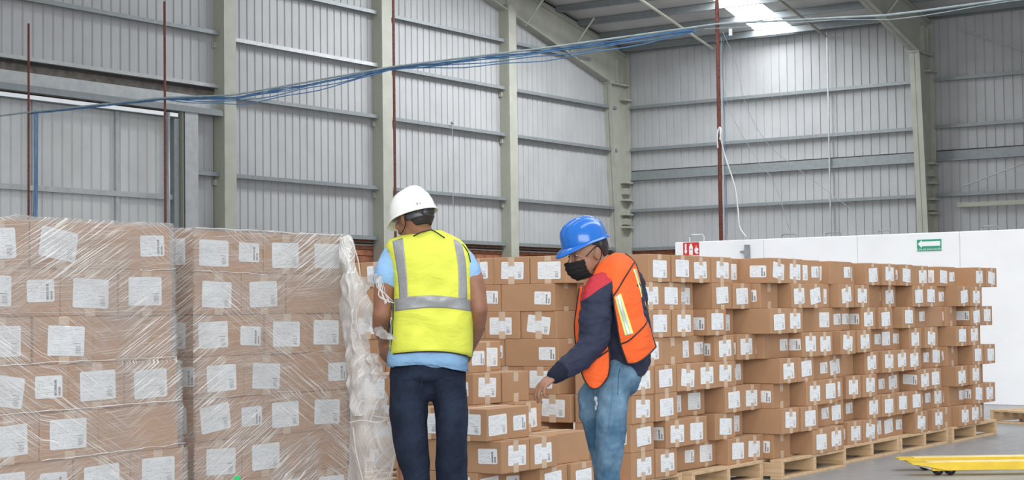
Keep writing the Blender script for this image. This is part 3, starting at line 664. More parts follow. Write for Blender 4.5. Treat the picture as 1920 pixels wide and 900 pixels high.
pallet((-7.78, 9.15, 0), 0, 1.2 - .1, 1.03, 'pine pallet under the row end, hidden behind the low stack')
pallet((-8.95, 9.15, 0), 0, 1.1, 1.03, 'pine pallet under the row end, behind the yellow-vest worker')

# --- low partly unpacked stack in front of the end face
GP = 'loose boxes of the half-unpacked stack'
def pb(x, y, n, ty, st, lb, side=None):
    """near corner (max x, min y); ty X: end face towards +x ; S: long side towards +x"""
    if ty == 'X': return cbox((x - BL / 2, y + BW / 2, lay(n)), 0, 'AS', st, lb, GP, side=side)
    return cbox((x - BW / 2, y + BL / 2, lay(n)), PI / 2, 'SB', st, lb, GP, side=side)
pb(-5.50, 7.87, 7, 'X', 'H', 'box with long front side label, second layer up, at near corner', 's')
pb(-5.50, 8.165, 7, 'X', 'H', 'box with taped square label, right of the near corner box')
pb(-5.55, 8.46, 7, 'S', 'H', 'plain-sided box right of the two taped ones, low stack', 'p')
pb(-5.95, 7.87, 7, 'X', 'H', 'hidden second-row box behind the near corner box, low stack', 'p')
pb(-5.95, 8.165, 7, 'S', 'H', 'hidden second-row box under the middle layer, low stack', 'p')
pb(-5.95, 8.62, 7, 'S', 'H', 'box behind the plain-sided one, low stack', 'p')
pb(-5.57, 7.83, 6, 'S', 'O', 'open-topped corner box with tilted large label and small label', 'bs')
pb(-5.87, 7.86, 6, 'S', 'O', 'box behind the tilted-label box, beside the dark trouser leg', 's')
pb(-5.78, 8.42, 6, 'X', 'H', 'box seen end-on behind the tilted-label box, low stack', 's')
cbox((-6.40, 8.60, lay(6)), PI / 2, 'B', 'H', 'inner box of the middle layer, low stack', GP)
pb(-5.885, 8.14, 5, 'X', 'H', 'box with H-shaped taping beside trousers, fourth layer up, low stack')
pb(-5.88, 8.435, 5, 'X', 'P', 'box with small barcode label under lifted lid, low stack', 's')
pb(-6.35, 7.95, 5, 'S', 'H', 'box behind the dark trousers, fourth layer up, low stack', 's')
pb(-5.99, 8.00, 4, 'S', 'O', 'top box of low stack with large and small labels side by side', 'bs')
pb(-6.10, 8.45, 4, 'X', 'O', 'narrow-showing top box right of the two-label box, low stack', 's')
for k, (x_, y_) in enumerate(((-5.52, 8.30), (-5.50, 8.60))): pb(x_, y_, 8, 'X', 'O' if k else 'O', ['lowest box with jutting labelled end, left of blue jeans', 'lowest box with large label, touching the blue jeans'][k], 'p')
pb(-5.66, 7.86, 8, 'S', 'O', 'bottom-layer box recessed beneath the near corner box, low stack', 'bs')
pb(-5.96, 7.86, 8, 'S', 'O', 'bottom-layer box behind the dark trousers, low stack', 's')
pb(-5.97, 8.32, 8, 'S', 'O', 'inner bottom-layer box, low stack', 'p')
pallet((-6.75, 7.82, 0), 0, 1.2, 1.2, 'pine pallet hidden under the half-unpacked low stack')
# second low stack left of it, seen through the torn film
GQ = 'boxes seen through the torn film'
for n in (8, 7, 6, 5):
    for i in range(4):
        x_ = -8.0 + i * (BW + .01) + (.05 if n % 2 else 0)
        cbox((x_, 8.62 + BL / 2 - .62, lay(n)), PI / 2, 'B', 'O', f'{ordn[i]} box from left behind the torn film, {down(n)}', GQ)
pallet((-8.3, 7.95, 0), 0, 1.2, 1.0, 'pine pallet behind the torn hanging film')

# --- wrapped pallets
GW1, GW2 = 'film-wrapped boxes on left pallet', 'film-wrapped boxes on right pallet'
def seq(rows, yright, xf, group, who, shift):
    for n in range(1, 9):
        y_ = yright + shift[n]; R = random.Random(n + 300)
        kinds = rows[n]
        for i, (ty, arg) in enumerate(reversed(kinds)):
            wd = BW if ty == 'H' else BL; y_ -= wd + .005; lb = f'{ordn[i]} film-wrapped box from right, {down(n)}, {who} wrapped pallet'
            if ty == 'H': cbox((xf - BL / 2 + R.uniform(-.006, .006), y_ + wd / 2, lay(n)), 0, 'AS' if i == len(kinds) - 1 else 'A', 'O', lb, group, side=arg or 'p', jig=.4)
            else: cbox((xf - BW / 2 + R.uniform(-.006, .006), y_ + wd / 2, lay(n)), PI / 2, 'SB' if i == len(kinds) - 1 else 'S', 'O', lb, group, side=arg, jig=.4)
        if who:
            yb = yright + shift[n] - .15
            for i in range(2):
                cbox((xf - BL - .02 - BW / 2 - .0, yb - .24 - i * (BL + .01), lay(n)), PI / 2, '', 'P', f'{ordn[i]} unseen box of back rank, {down(n)}, {who} wrapped pallet', group, jig=.3)
H_ = ('H', None)
rowsA = {n: [H_, H_, ('L', 's')] if n == 1 else ([H_, H_, ('L', 'p')] if n % 2 else [('L', 'bs'), H_, H_]) for n in range(1, 9)}
rowsA = {n: [H_] + v if n % 2 else v for n, v in rowsA.items()}
sh1 = {1: 0, 2: .005, 3: .012, 4: .04, 5: .045, 6: .07, 7: .06, 8: .06}
seq(rowsA, 4.99, -5.15, GW1, 'left', sh1)
rowsB = {n: [('L', 'bs'), H_, H_] if n % 2 else [('H', 's' if n in (4, 8) else 'p'), H_, ('L', 's' if n == 4 else 'p')] for n in range(1, 9)}
sh2 = {1: 0, 2: 0, 3: .005, 4: .01, 5: .0, 6: .0, 7: .01, 8: .01}
seq(rowsB, 6.30, -5.30, GW2, 'right', sh2)
pallet((-6.2, 3.72, 0), 0, 1.06, 1.32, 'pine pallet under the left wrapped stack')
pallet((-6.32, 5.20, 0), 0, 1.04, 1.12, 'pine pallet under the right wrapped stack')
gs = on(445, 898, 0, -5.285); o = boxo('green_sticker', (-5.289, gs.y - .018, gs.z - .01), (-5.286, gs.y + .018, gs.z + .012), MT['gsticker']); tag(o, 'small bright green sticker on right wrapped pallet near frame bottom', 'sticker')

def film(x0, x1, y0, y1, ztop, zbot, sh, label, seed):
    """stretched skin round the stack: x1 front, corners rounded, sh(z) shifts the y1 edge"""
    e = .010; rr_ = .025; per = []
    def side(a, b, n): return [(a[0] + (b[0] - a[0]) * t / n, a[1] + (b[1] - a[1]) * t / n) for t in range(n)]
    c = [(x1 + e, y0 - e), (x1 + e, y1 + e), (x0 - e, y1 + e), (x0 - e, y0 - e)]
    pts = side(c[0], c[1], 90) + side(c[1], c[2], 30) + side(c[2], c[3], 20) + side(c[3], c[0], 60)
    cx, cy = (x0 + x1) / 2, (y0 + y1) / 2; dist = [0]
    for a, b in zip(pts, pts[1:] + pts[:1]): dist.append(dist[-1] + math.hypot(a[0] - b[0], a[1] - b[1]))
    pts = pts + [pts[0]]; N = len(pts); zs = []; z = zbot
    while z < ztop: zs.append((z, 1.0)); z += .012
    zs += [(ztop, 1.0), (ztop + .012, .995), (ztop + .014, .96), (ztop + .010, .9), (ztop + .012, .6), (ztop + .012, .01)]
    vs = []; uvs = []; S = Vector((seed, seed * 2, 0))
    for z, k in zs:
        layer = ((z - .144) / .184) % 1; d = min(layer, 1 - layer); pinch = -.004 * math.exp(-(d / .06) ** 2)
        for i, (x, y) in enumerate(pts):
            v = Vector((dist[i] * 3, z * 5, 0)) + S; nz = noise.noise(v) * .004 + noise.noise(Vector((dist[i] * 5 + z * 2, z * 26, 2)) + S) * .0055 + noise.noise(Vector((dist[i] * 20, z * 60, 7)) + S) * .0022
            if k == 1.0 and z < ztop - .03: amp = 1
            else: amp = 2.0
            o_ = nz * amp + pinch
            yy = y + (sh(z) if y > cy else 0); dx, dy = 0, 0
            if abs(x - (x1 + e)) < 1e-4: dx = 1
            if abs(x - (x0 - e)) < 1e-4: dx = -1
            if abs(y - (y1 + e)) < 1e-4: dy = 1
            if abs(y - (y0 - e)) < 1e-4: dy = -1
            if dx and dy: dx *= .35; dy *= .35
            X, Y = x + dx * o_, yy + dy * o_
            if k < 1: X = cx + (X - cx) * k; Y = cy + (Y - cy) * k
            zz = z + (noise.noise(Vector((dist[i] * 9, 3, 1)) + S) * .012 if z >= ztop else 0)
            vs.append((X, Y, zz)); uvs.append((dist[i], z))
    fs = [(j * N + i, j * N + i + 1, (j + 1) * N + i + 1, (j + 1) * N + i) for j in range(len(zs) - 1) for i in range(N - 1)]
    o = mk('stretch_film', vs, fs, MT['film'], None, True, uvs); tag(o, label, 'plastic film', 'plastic wrap on the two pallets'); return o
def sh_f(tab): return lambda z: tab[max(1, min(8, 8 - int((z - .144) / .184)))]
film(-6.05, -5.15 + .004, 3.62, 4.99, 1.616, .13, sh_f(sh1), 'clear stretch film wrapped tightly round the left pallet of boxes', 1)
film(-6.15, -5.30 + .004, 5.26, 6.30, 1.616, .13, sh_f(sh2), 'clear stretch film wrapped round the right pallet of boxes', 8)
# rolled film ridges (ropes of film) over the wrap
def ridges(x, rows, label, seedv, yr):
    e = empty('film_ridges', (x, yr, 1.6), label=label, cat='plastic film'); R = random.Random(seedv)
    for (ya, za, yb, zb, rad) in rows:
        pts = []
        for k in range(25):
            t = k / 24; pts.append((.016 + .002 * math.sin(k * 1.9), ya + (yb - ya) * t - yr, za + (zb - za) * t + .006 * noise.noise(Vector((t * 9, za * 7, seedv))) - 1.6))
        MB().tube(pts, [rad * .45 * (.3 + .9 * abs(noise.noise(Vector((k * .6, za * 5, seedv))))) for k in range(25)], 5).build('film_ridge', MT['tornfilm'], e, True)
ridges(-5.15, [(4.05, 1.07, 5.0, 1.075, .007), (4.05, .885, 5.03, .895, .008), (4.80, 1.43, 5.0, 1.44, .007), (4.3, .70, 5.05, .715, .006), (4.1, 1.26, 4.99, 1.27, .003), (3.9, .52, 5.05, .53, .004)], 'twisted ridges of film across the left wrapped pallet', 4, 5.0)
ridges(-5.30, [(5.27, 1.625, 6.31, 1.625, .010), (5.27, 1.44, 5.7, 1.43, .006), (5.6, 1.22, 6.3, 1.56, .003), (5.27, .885, 6.31, .895, .003), (5.35, .44, 6.31, .80, .004), (5.27, .33, 6.31, .52, .004)], 'twisted ridges of film across the right wrapped pallet', 9, 6.3)

# ------------------------------------------------------------------ torn film curtain at the corner of the right wrapped pallet
tf = empty('torn_film', (-5.28, 6.35, 1.2), label='white torn sheet of stretch film hanging off the right wrapped pallet', cat='plastic film')
def loc(parent, p): return Vector(p) - parent.location
def tfp(grid, name, nu, nv, wr, ws=14):
    G = [[at(*p) - tf.location for p in row] for row in grid]
    return patch(name, G, MT['tornfilm'], tf, nu, nv, 0, wr, ws, True)
D = 8.12
tfp([[(638, 446, D), (648, 441, D), (656, 443, D)], [(640, 480, D), (655, 478, D - .06), (668, 474, D)], [(640, 530, D), (658, 530, D - .09), (676, 528, D - .05)],
     [(641, 580, D), (668, 580, D - .12), (703, 575, D - .15)], [(643, 625, D), (664, 625, D - .1), (694, 620, D - .1)], [(648, 665, D), (668, 665, D - .1), (692, 662, D - .05)],
     [(652, 710, D), (676, 712, D - .1), (706, 706, D - .05)], [(654, 750, D), (684, 752, D - .12), (728, 744, D - .1)], [(655, 790, D), (684, 792, D - .1), (722, 786, D - .06)],
     [(655, 840, D), (690, 842, D - .12), (738, 836, D - .06)], [(654, 900, D), (692, 902, D - .1), (737, 898, D - .04)], [(653, 990, D), (688, 992, D - .1), (728, 988, D - .04)]], 'film_curtain', 50, 170, .034, 7)
tfp([[(636, 450, D - .02), (646, 446, D - .05), (653, 452, D - .02)], [(642, 520, D - .04), (652, 520, D - .1), (664, 520, D - .06)], [(645, 600, D - .04), (658, 600, D - .12), (672, 600, D - .08)], [(652, 700, D - .04), (668, 700, D - .13), (690, 700, D - .08)], [(655, 780, D - .04), (672, 780, D - .12), (694, 782, D - .08)]], 'film_fold', 24, 110, .03, 18)
tfp([[(672, 518, D - .05), (688, 519, 7.95), (704, 513, 7.75), (716, 517, 7.6)], [(675, 534, D - .05), (690, 533, 7.95), (704, 524, 7.75), (717, 522, 7.6)], [(680, 560, D - .05), (688, 548, 7.95), (700, 534, 7.8), (712, 528, 7.6)]], 'torn_strip', 30, 20, .02, 24)
tfp([[(676, 560, D - .1), (694, 575, 8.0), (703, 560, 7.95)], [(680, 600, D - .1), (695, 600, 7.95), (712, 606, 7.8)], [(690, 604, 8.0), (706, 620, 7.8), (728, 622, 7.6)], [(697, 612, 7.95), (713, 634, 7.7), (741, 636, 7.5)]], 'torn_strip', 26, 30, .02, 24)
tfp([[(686, 664, D - .05), (700, 662, 8.0), (712, 668, 7.9)], [(688, 690, D - .05), (704, 688, 8.0), (722, 700, 7.9)], [(692, 712, D - .05), (704, 715, 8.), (714, 714, 7.95)]], 'torn_strip', 20, 20, .04, 26)
tfp([[(715, 742, D - .08), (728, 762, 8.0), (733, 778, 7.9)], [(722, 770, D - .08), (736, 782, 7.95), (746, 784, 7.85)], [(715, 788, D - .08), (728, 790, 8.), (749, 797, 7.85)]], 'torn_strip', 20, 20, .03, 26)
R = random.Random(21)
def strand(P, r):
    Q = [at(*p) - tf.location for p in P]; MB().tube([crom(Q, k / 14) for k in range(15)], r, 5).build('film_strand', MT['tornfilm'], tf, True)
for k in range(9):
    x0 = 708 + R.uniform(-2, 8); strand([(x0, 520 + R.uniform(-3, 4), 7.62), (x0 + R.uniform(-2, 6), 538, 7.62), (716 + R.uniform(-6, 12), 555, 7.62), (728 + R.uniform(-8, 10), 568 + R.uniform(-8, 3), 7.6)], R.uniform(.0012, .0028))
for P in ([(656, 443, 8.08), (668, 475, 8.05), (675, 510, 8.03), (674, 530, 8.03)], [(641, 452, 8.05), (655, 500, 8.0), (665, 545, 8.0), (668, 560, 8.0)], [(676, 533, 8.0), (669, 565, 8.0), (668, 600, 8.0), (676, 640, 8.0)], [(700, 780, 8.0), (722, 783, 7.95), (740, 786, 7.85), (749, 796, 7.85)], [(655, 792, 8.0), (680, 788, 7.97), (705, 792, 7.95), (724, 788, 7.95)], [(726, 790, 7.95), (738, 830, 7.95), (737, 870, 7.95), (728, 900, 7.95)], [(662, 800, 7.98), (668, 850, 7.98), (680, 900, 7.98), (684, 940, 7.98)]): strand(P, .003)

# ------------------------------------------------------------------ people
class Person:
    def __init__(s, name, px, depth, label, dz=0):
        p = at(px, 594, depth); s.base = Vector((p.x, p.y, 0)); s.D = depth
        s.o = empty(name, s.base, YAW, label, 'person'); s.R = Matrix.Rotation(-YAW, 3, 'Z')
    def P(s, px, py, dd=0): return s.R @ (at(px, py, s.D + dd) - s.base)
def hand(mb, W, Dv, N, side, curl=(.5, .6, .5), sc=1.0, thumb=1):
    """W wrist, Dv direction to fingers, N palm normal (fingers curl to it), side sign for thumb"""
    Dv = Vector(Dv).normalized(); N = Vector(N); N = (N - Dv * N.dot(Dv)).normalized(); S = Dv.cross(N) * side
    M = Matrix((S, Dv, N)).transposed()
    mb.ell(W + Dv * .050 * sc, (.041 * sc, .055 * sc, .017 * sc), M); mb.limb([W - Dv * .02, W + Dv * .03], [(.026, .020), (.032, .017)], S)
    L = [(.040, .025, .021), (.045, .029, .022), (.042, .027, .021), (.032, .021, .018)]
    for k in range(4):
        o = (.031 - k * .0205) * sc; p = W + Dv * (.088 - (.006 if k in (0,) else 0) - (.012 if k == 3 else 0)) * sc + S * o; d = (Dv + S * (.10 - .07 * k)).normalized(); pts = [p - d * .03, p]; ang = 0
        for j in range(3):
            ang += curl[j] * (1 + .08 * k); dd = d * math.cos(ang) + N * math.sin(ang); p = p + dd * L[k][j] * sc; pts.append(p)
        mb.limb(pts, [.0095 * sc, .0095 * sc, .0088 * sc, .008 * sc, .0068 * sc], S, 12)
    p = W + Dv * .022 * sc + S * .028 * sc; d1 = (S * .75 + Dv * .65 + N * .25).normalized(); d2 = (S * .3 + Dv * .9 + N * .35).normalized()
    mb.limb([p, p + d1 * .035 * sc, p + d1 * .035 * sc + d2 * .030 * sc, p + d1 * .035 * sc + d2 * .056 * sc], [.014 * sc, .0115 * sc, .010 * sc, .008 * sc], N, 12)
def frame(F, up=(0, 0, 1)):
    F = Vector(F).normalized(); U = Vector(up); U = (U - F * U.dot(F)).normalized(); Rt = F.cross(U); return Rt, F, U
def head_shapes(mb, C, Fr):
    Rt, F, U = Fr; M = Matrix((Rt, F, U)).transposed(); q = lambda x, y, z: C + Rt * x + F * y + U * z
    mb.ell(q(0, -.012, .022), (.074, .092, .095), M); mb.ell(q(0, .028, -.035), (.058, .062, .075), M); mb.ell(q(0, .055, -.078), (.034, .034, .030), M)
    mb.limb([q(0, .088, .018), q(0, .102, -.012), q(0, .110, -.028)], [.008, .010, .012], Rt, 12); mb.ell(q(0, .092, -.056), (.024, .014, .012), M)
    mb.ell(q(0, .080, .036), (.052, .018, .012), M)
    for s_ in (-1, 1):
        mb.ell(q(s_ * .034, .074, -.012), (.022, .018, .018), M); mb.ell(q(s_ * .077, -.004, -.012), (.008, .017, .028), M @ Matrix.Rotation(s_ * .3, 3, 'Z'))
        mb.ell(q(s_ * .084, -.012, .0), (.006, .014, .024), M)
def eyes(C, Fr, par):
    Rt, F, U = Fr; M = Matrix((Rt, F, U)).transposed()
    for s_ in (-1, 1):
        c = C + Rt * (s_ * .032) + F * .0745 + U * .014
        MB().ell(c, (.0105, .009, .0052), M, 12, 8).build('eye', MT['eye'], par, True); MB().ell(c + F * .0068, (.0046, .003, .0046), M, 10, 6).build('iris', MT['iris'], par, True)
        MB().limb([C + Rt * (s_ * .015) + F * .097 + U * .036, C + Rt * (s_ * .034) + F * .094 + U * .041, C + Rt * (s_ * .052) + F * .080 + U * .036], [.004, .005, .003], U, 8).build('eyebrow', MT['hair'], par, True)
def helmet(par, C, Fr, mt, sx=.108, sy=.132, sz=.135, visor=.055, ridges_=3):
    Rt, F, U = Fr; e = empty('hard_hat'); e.parent = par; nu, nv = 64, 26; vs = []
    tops = []
    for j in range(nv + 1):
        a = PI / 2 * j / nv
        for i in range(nu):
            b = 2 * PI * i / nu; ca = max(0, math.cos(a)) ** .75; x = sx * ca * math.cos(b); y_ = sy * ca * math.sin(b); z = sz * math.sin(a) ** .95
            rd = 0
            for c_ in ((-.038, 0, .038) if ridges_ == 3 else (0,)):
                wd_ = .011 if ridges_ == 3 else .022
                rd = max(rd, (.0095 if c_ == 0 else .008) * math.exp(-((x - c_) / wd_) ** 2) if abs(y_) < sy * .93 else 0)
            k = 1 + rd / .12 * min(1, max(0, (z - .03) / .04))
            vs.append(C + (Rt * x + F * y_ + U * z) * k)
    fs = [(j * nu + i, j * nu + (i + 1) % nu, (j + 1) * nu + (i + 1) % nu, (j + 1) * nu + i) for j in range(nv) for i in range(nu)]
    s_ = mk('shell', vs, fs, mt, e, True); md = s_.modifiers.new('t', 'SOLIDIFY'); md.thickness = .003; md.offset = -1
    vs = []; nr = 7
    for j in range(nr + 1):
        t = j / nr
        for i in range(nu):
            b = 2 * PI * i / nu; f = max(0, math.sin(b)) ** 2.2; o_ = t * (.010 + visor * f); x = (sx + o_ * .75) * math.cos(b); y_ = (sy + o_) * math.sin(b)
            vs.append(C + Rt * x + F * y_ + U * (.004 - t * .010 - f * t * t * .022))
    fs = [(j * nu + i, j * nu + (i + 1) % nu, (j + 1) * nu + (i + 1) % nu, (j + 1) * nu + i) for j in range(nr) for i in range(nu)]
    s_ = mk('brim', vs, fs, mt, e, True); md = s_.modifiers.new('t', 'SOLIDIFY'); md.thickness = .005; md.offset = 0
    # suspension band
    pts = [C + Rt * (sx * .83 * math.cos(b)) + F * (sy * .86 * math.sin(b)) - U * .020 for b in [PI + .35 + (PI - .7) * k / 20 for k in range(21)]]
    MB().tube(pts, [(.017, .003)] * 21, 8, U).build('suspension_band', MT['dgrey'], e, True)
    return e
def tubeline(name, P, r, mt, par, n=24):
    MB().tube([crom([Vector(p) for p in P], k / n) for k in range(n + 1)], r, 6).build(name, mt, par, True)

# ---- worker in yellow vest
A = Person('person', 800, 7.8, 'worker seen from behind in yellow vest, white hard hat, light blue shirt, dark jeans')
P = A.P; par = A.o
C = P(777, 410, .01); Fa = (-.72, .66, -.30); FrA = frame(Fa)
mb = MB(); head_shapes(mb, C, FrA)
mb.limb([P(797, 475, .02), P(790, 448, .02), P(781, 418, .0)], [(.075, .07), (.060, .062), (.058, .06)])
mb.limb([P(800, 700, .02), P(802, 600, .02), P(803, 500, .03), P(800, 470, .03)], [(.13, .08), (.13, .085), (.15, .08), (.10, .07)])
mb.limb([P(770, 475, .03), P(735, 483, .02), P(722, 530, -.01), P(716, 588, -.02)], [.05, .055, .049, .041]); mb.limb([P(716, 588, -.02), P(715, 612, .06), P(720, 640, .14)], [(.043, .041), (.042, .038), (.026, .024)])
hand(mb, P(720, 638, .14), (.0, .35, -.93), (.8, .5, .2), -1, (.55, .7, .5), 1.0)
mb.limb([P(830, 480, .03), P(868, 488, .02), P(888, 530, -.01), P(897, 578, -.02)], [.05, .055, .050, .043]); mb.limb([P(897, 578, -.02), P(893, 615, .07), P(882, 650, .20)], [(.044, .042), (.040, .036), (.026, .024)])
hand(mb, P(882, 650, .20), (-.3, .8, -.5), (-.8, 0, -.4), 1, (.5, .6, .5), 1.0)
for hx in (767, 843): mb.limb([P(hx, 710, .02), P(hx + (0 if hx < 800 else 3), 890, .0), P(hx + 4, 1060, .02)], [.075, .05, .04])
fuse(mb, 'body', MT['skinA'], par, .0045, 5)
eyes(C, FrA, par)
# hair: cap on the back of the head
def hair(par, C, Fr, low=-.055, face=.35):
    Rt, F, U = Fr; nu, nv = 72, 30; vs = []
    def pt(a, b):
        x, y_, z = math.sin(a) * math.cos(b), math.sin(a) * math.sin(b), math.cos(a)
        n_ = 1 + .014 * noise.noise(Vector((x, y_, z)) * 25); sh_ = 1 - max(0, -z - .1) * .12
        return C + Rt * (x * .0775 * n_ * sh_) + F * (y_ * .0945 * n_ * sh_ - .012) + U * (z * .102 * n_ + .022)
    for i in range(nu):
        b = 2 * PI * i / nu; t = min(1, max(0, (math.sin(b) + .62) / 1.0)); t = t * t * (3 - 2 * t)
        lim = low + (.078 - low) * t - .022 * math.exp(-((math.sin(b) - .12) / .10) ** 2)
        am = math.acos(max(-1, min(1, (lim - .022) / .102)))
        for j in range(nv + 1): vs.append(pt(.02 + (am - .02) * j / nv, b))
    m_ = nv + 1; fs = [(i * m_ + j, i * m_ + j + 1, ((i + 1) % nu) * m_ + j + 1, ((i + 1) % nu) * m_ + j) for i in range(nu) for j in range(nv)]
    o = mk('hair', vs, fs, MT['hair'], par, True); md = o.modifiers.new('t', 'SOLIDIFY'); md.thickness = .007; md.offset = 0; return o
hair(par, C, FrA, -.050)
hfr = frame((-.62, .70, -.26), (-.10, .0, 1)); Hc = P(776, 408, .015) ; hc = Hc + hfr[2] * .012
he = helmet(par, hc, hfr, MT['hatw'], .100, .120, .124, .024, 1)
kn = hc + hfr[1] * (-.106) - hfr[0] * .018 - hfr[2] * .020
Mx = Matrix((hfr[0], hfr[1], hfr[2])).transposed()
MB().tube([kn + hfr[1] * .012, kn - hfr[1] * .012], .015, 18).build('ratchet_knob', MT['dgrey'], he, True)
for k in (-1, 1): MB().ell(hc - hfr[1] * .122 - hfr[0] * (.045 + .010 * k) + hfr[2] * .022 + hfr[1] * .012, (.0065, .002, .0055), Mx, 8, 6).build('printed_mark', MT['grey'], he, True)
# mask strap round the ear
q = lambda x, y_, z: C + FrA[0] * x + FrA[1] * y_ + FrA[2] * z
tubeline('mask_strap', [q(-.083, .025, .02), q(-.090, -.014, .028), q(-.092, -.028, -.005), q(-.082, -.01, -.045), q(-.064, .05, -.062)], .0022, MT['mask'], par)
# shirt
mb = MB()
mb.limb([P(800, 676, .02), P(803, 610, .02), P(807, 540, .02), P(802, 490, .02), P(800, 468, .02)], [(.180, .120), (.176, .118), (.180, .118), (.165, .10), (.11, .08)])
mb.limb([P(775, 472, .02), P(745, 478, .02), P(727, 505, .0), P(723, 524, -.005)], [.06, .062, .057, .056]); mb.limb([P(830, 476, .02), P(862, 484, .02), P(880, 505, .0), P(885, 520, -.005)], [.06, .058, .052, .049])
fuse(mb, 'shirt', MT['blueshirt'], par, .007, 4, wr=wrinkle(.007, 11))
# shirt hem: flared tube below the vest
def ring(name, rows, mt, par, nn=2.6, seg=80, wr=.004, ws=12):
    vs = []
    for (py, xl, xr, b, dd) in rows:
        a = (xr - xl) / 2; cx_ = (xl + xr) / 2
        for i in range(seg):
            t = 2 * PI * i / seg; c_, s_ = math.cos(t), math.sin(t); X = abs(c_) ** (2 / nn) * (1 if c_ > 0 else -1); Y = abs(s_) ** (2 / nn) * (1 if s_ > 0 else -1)
            pyy = py(X) if callable(py) else py
            p = P_(cx_ + a * X, pyy, dd + b * Y); k = noise.noise(p * ws) * wr + noise.noise(p * ws * 2.2) * wr * .5
            vs.append(p + Vector((X, Y, 0)) * k)
    n = len(rows); fs = [(j * seg + i, j * seg + (i + 1) % seg, (j + 1) * seg + (i + 1) % seg, (j + 1) * seg + i) for j in range(n - 1) for i in range(seg)]
    o = mk(name, vs, fs, mt, par, True); md = o.modifiers.new('t', 'SOLIDIFY'); md.thickness = .004; md.offset = -1; return o
P_ = P
ring('shirt_hem', [(630, 733, 878, .118, .02), (650, 731, 877, .122, .02), (670, 728, 876, .126, .02), (lambda X: 688 - 4 * math.cos(X * 3) + 5 * X, 726, 876, .128, .02)], MT['blueshirt'], par)
# vest as a loft: rows of (y, left, right, half depth)
VR = [(432, 788, 826, .050), (437, 772, 836, .066), (443, 750, 849, .082), (450, 731, 862, .098), (460, 724, 872, .112), (475, 727, 881, .124), (500, 733, 885, .133), (530, 737, 886, .137), (560, 737, 886, .138), (600, 736, 886, .138), (640, 732, 886, .139), (664, 730, 884, .140)]
def vrow(py):
    for k in range(len(VR) - 1):
        if VR[k][0] <= py <= VR[k + 1][0]:
            t = (py - VR[k][0]) / (VR[k + 1][0] - VR[k][0]); return [VR[k][i] + (VR[k + 1][i] - VR[k][i]) * t for i in (1, 2, 3)]
    return VR[-1][1:]
def fold(px, py): return .011 * noise.noise(Vector((px * .03 + py * .018, py * .012 - px * .01, 1))) + .013 * noise.noise(Vector((px * .012 + py * .03, py * .02 - px * .02, 5)))* (1 if py > 560 else .4)
def hem(X): return 664 - 5 + 6 * X * X + 5 * max(0, X) ** 3
vs = []; seg = 110; rows_ = []
pys = [432, 434, 437, 440, 443, 446, 450, 455, 460, 467] + list(range(475, 664, 7)) + [664]
for py in pys:
    xl, xr, b = vrow(py); a = (xr - xl) / 2; cx_ = (xl + xr) / 2
    for i in range(seg):
        t = 2 * PI * i / seg; c_, s_ = math.cos(t), math.sin(t); X = abs(c_) ** (2 / 2.6) * (1 if c_ > 0 else -1); Y = abs(s_) ** (2 / 2.6) * (1 if s_ > 0 else -1)
        pyy = py + (hem(X) - 664) * max(0, (py - 560) / 104) ** 2
        # yoke: shoulder line rises toward the neck
        vs.append(P(cx_ + a * X, pyy, .02 + b * Y + fold(cx_ + a * X, pyy) * (-1 if Y < 0 else 0)))
n = len(pys); fs = [(j * seg + i, j * seg + (i + 1) % seg, (j + 1) * seg + (i + 1) % seg, (j + 1) * seg + i) for j in range(n - 1) for i in range(seg)]
vest = mk('safety_vest', vs, fs, MT['vesty'], par, True); md = vest.modifiers.new('t', 'SOLIDIFY'); md.thickness = .003; md.offset = -1
def vback(px, py, off=.006):
    xl, xr, b = vrow(py); a = (xr - xl) / 2; X = max(-.999, min(.999, (px - (xl + xr) / 2) / a)); Y = (1 - abs(X) ** 2.6) ** (1 / 2.6)
    pyy = py + (hem(X) - 664) * max(0, (py - 560) / 104) ** 2
    return P(px, pyy, .02 - b * Y + fold(px, pyy) * -1 - off)
def vstrip(name, left, right, mt, nu=10, nv=40):   # left/right: polylines (px,py)
    g = []; n2 = len(left)
    for j in range(nv + 1):
        l = crom([Vector((*p, 0)) for p in left], j / nv); r_ = crom([Vector((*p, 0)) for p in right], j / nv)
        g.append([vback(l.x + (r_.x - l.x) * i / nu, l.y + (r_.y - l.y) * i / nu) for i in range(nu + 1)])
    vs = [p for row in g for p in row]; w_ = nu + 1
    o = mk(name, vs, [(j * w_ + i, j * w_ + i + 1, (j + 1) * w_ + i + 1, (j + 1) * w_ + i) for j in range(nv) for i in range(nu)], mt, vest, True); md = o.modifiers.new('t', 'SOLIDIFY'); md.thickness = .0015; md.offset = 0; return o
tag(vstrip('reflective_stripe', [(736, 452), (742, 490), (747, 525), (749, 560)], [(755, 446), (760, 490), (763, 525), (765, 560)], MT['silver']), 'grey vertical tape')
tag(vstrip('reflective_stripe', [(850, 448), (858, 490), (860, 525), (860, 560)], [(865, 455), (873, 490), (875, 525), (876, 560)], MT['silver']), 'grey vertical tape')
vstrip('reflective_stripe', [(737.5, 561), (770, 556), (812, 554), (850, 557), (885.5, 562)], [(737.5, 584), (770, 580), (812, 577), (850, 579), (885.5, 584)], MT['silver'], 8, 60)
tubeline('piping', [vback(px + 2, py, .009) for px, py in ((724, 456), (727, 475), (732, 500), (736.5, 530), (736.6, 560), (735, 610), (731, 658))], .003, MT['piping'], vest)
tubeline('piping', [vback(px - 2, py, .009) for px, py in ((869, 458), (879.5, 474), (885, 500), (885.7, 530))], .003, MT['piping'], vest)
tubeline('piping', [vback(730.5 + (883.5 - 730.5) * k / 20, 664, .002) for k in range(21)], .0032, MT['piping'], vest, 60)
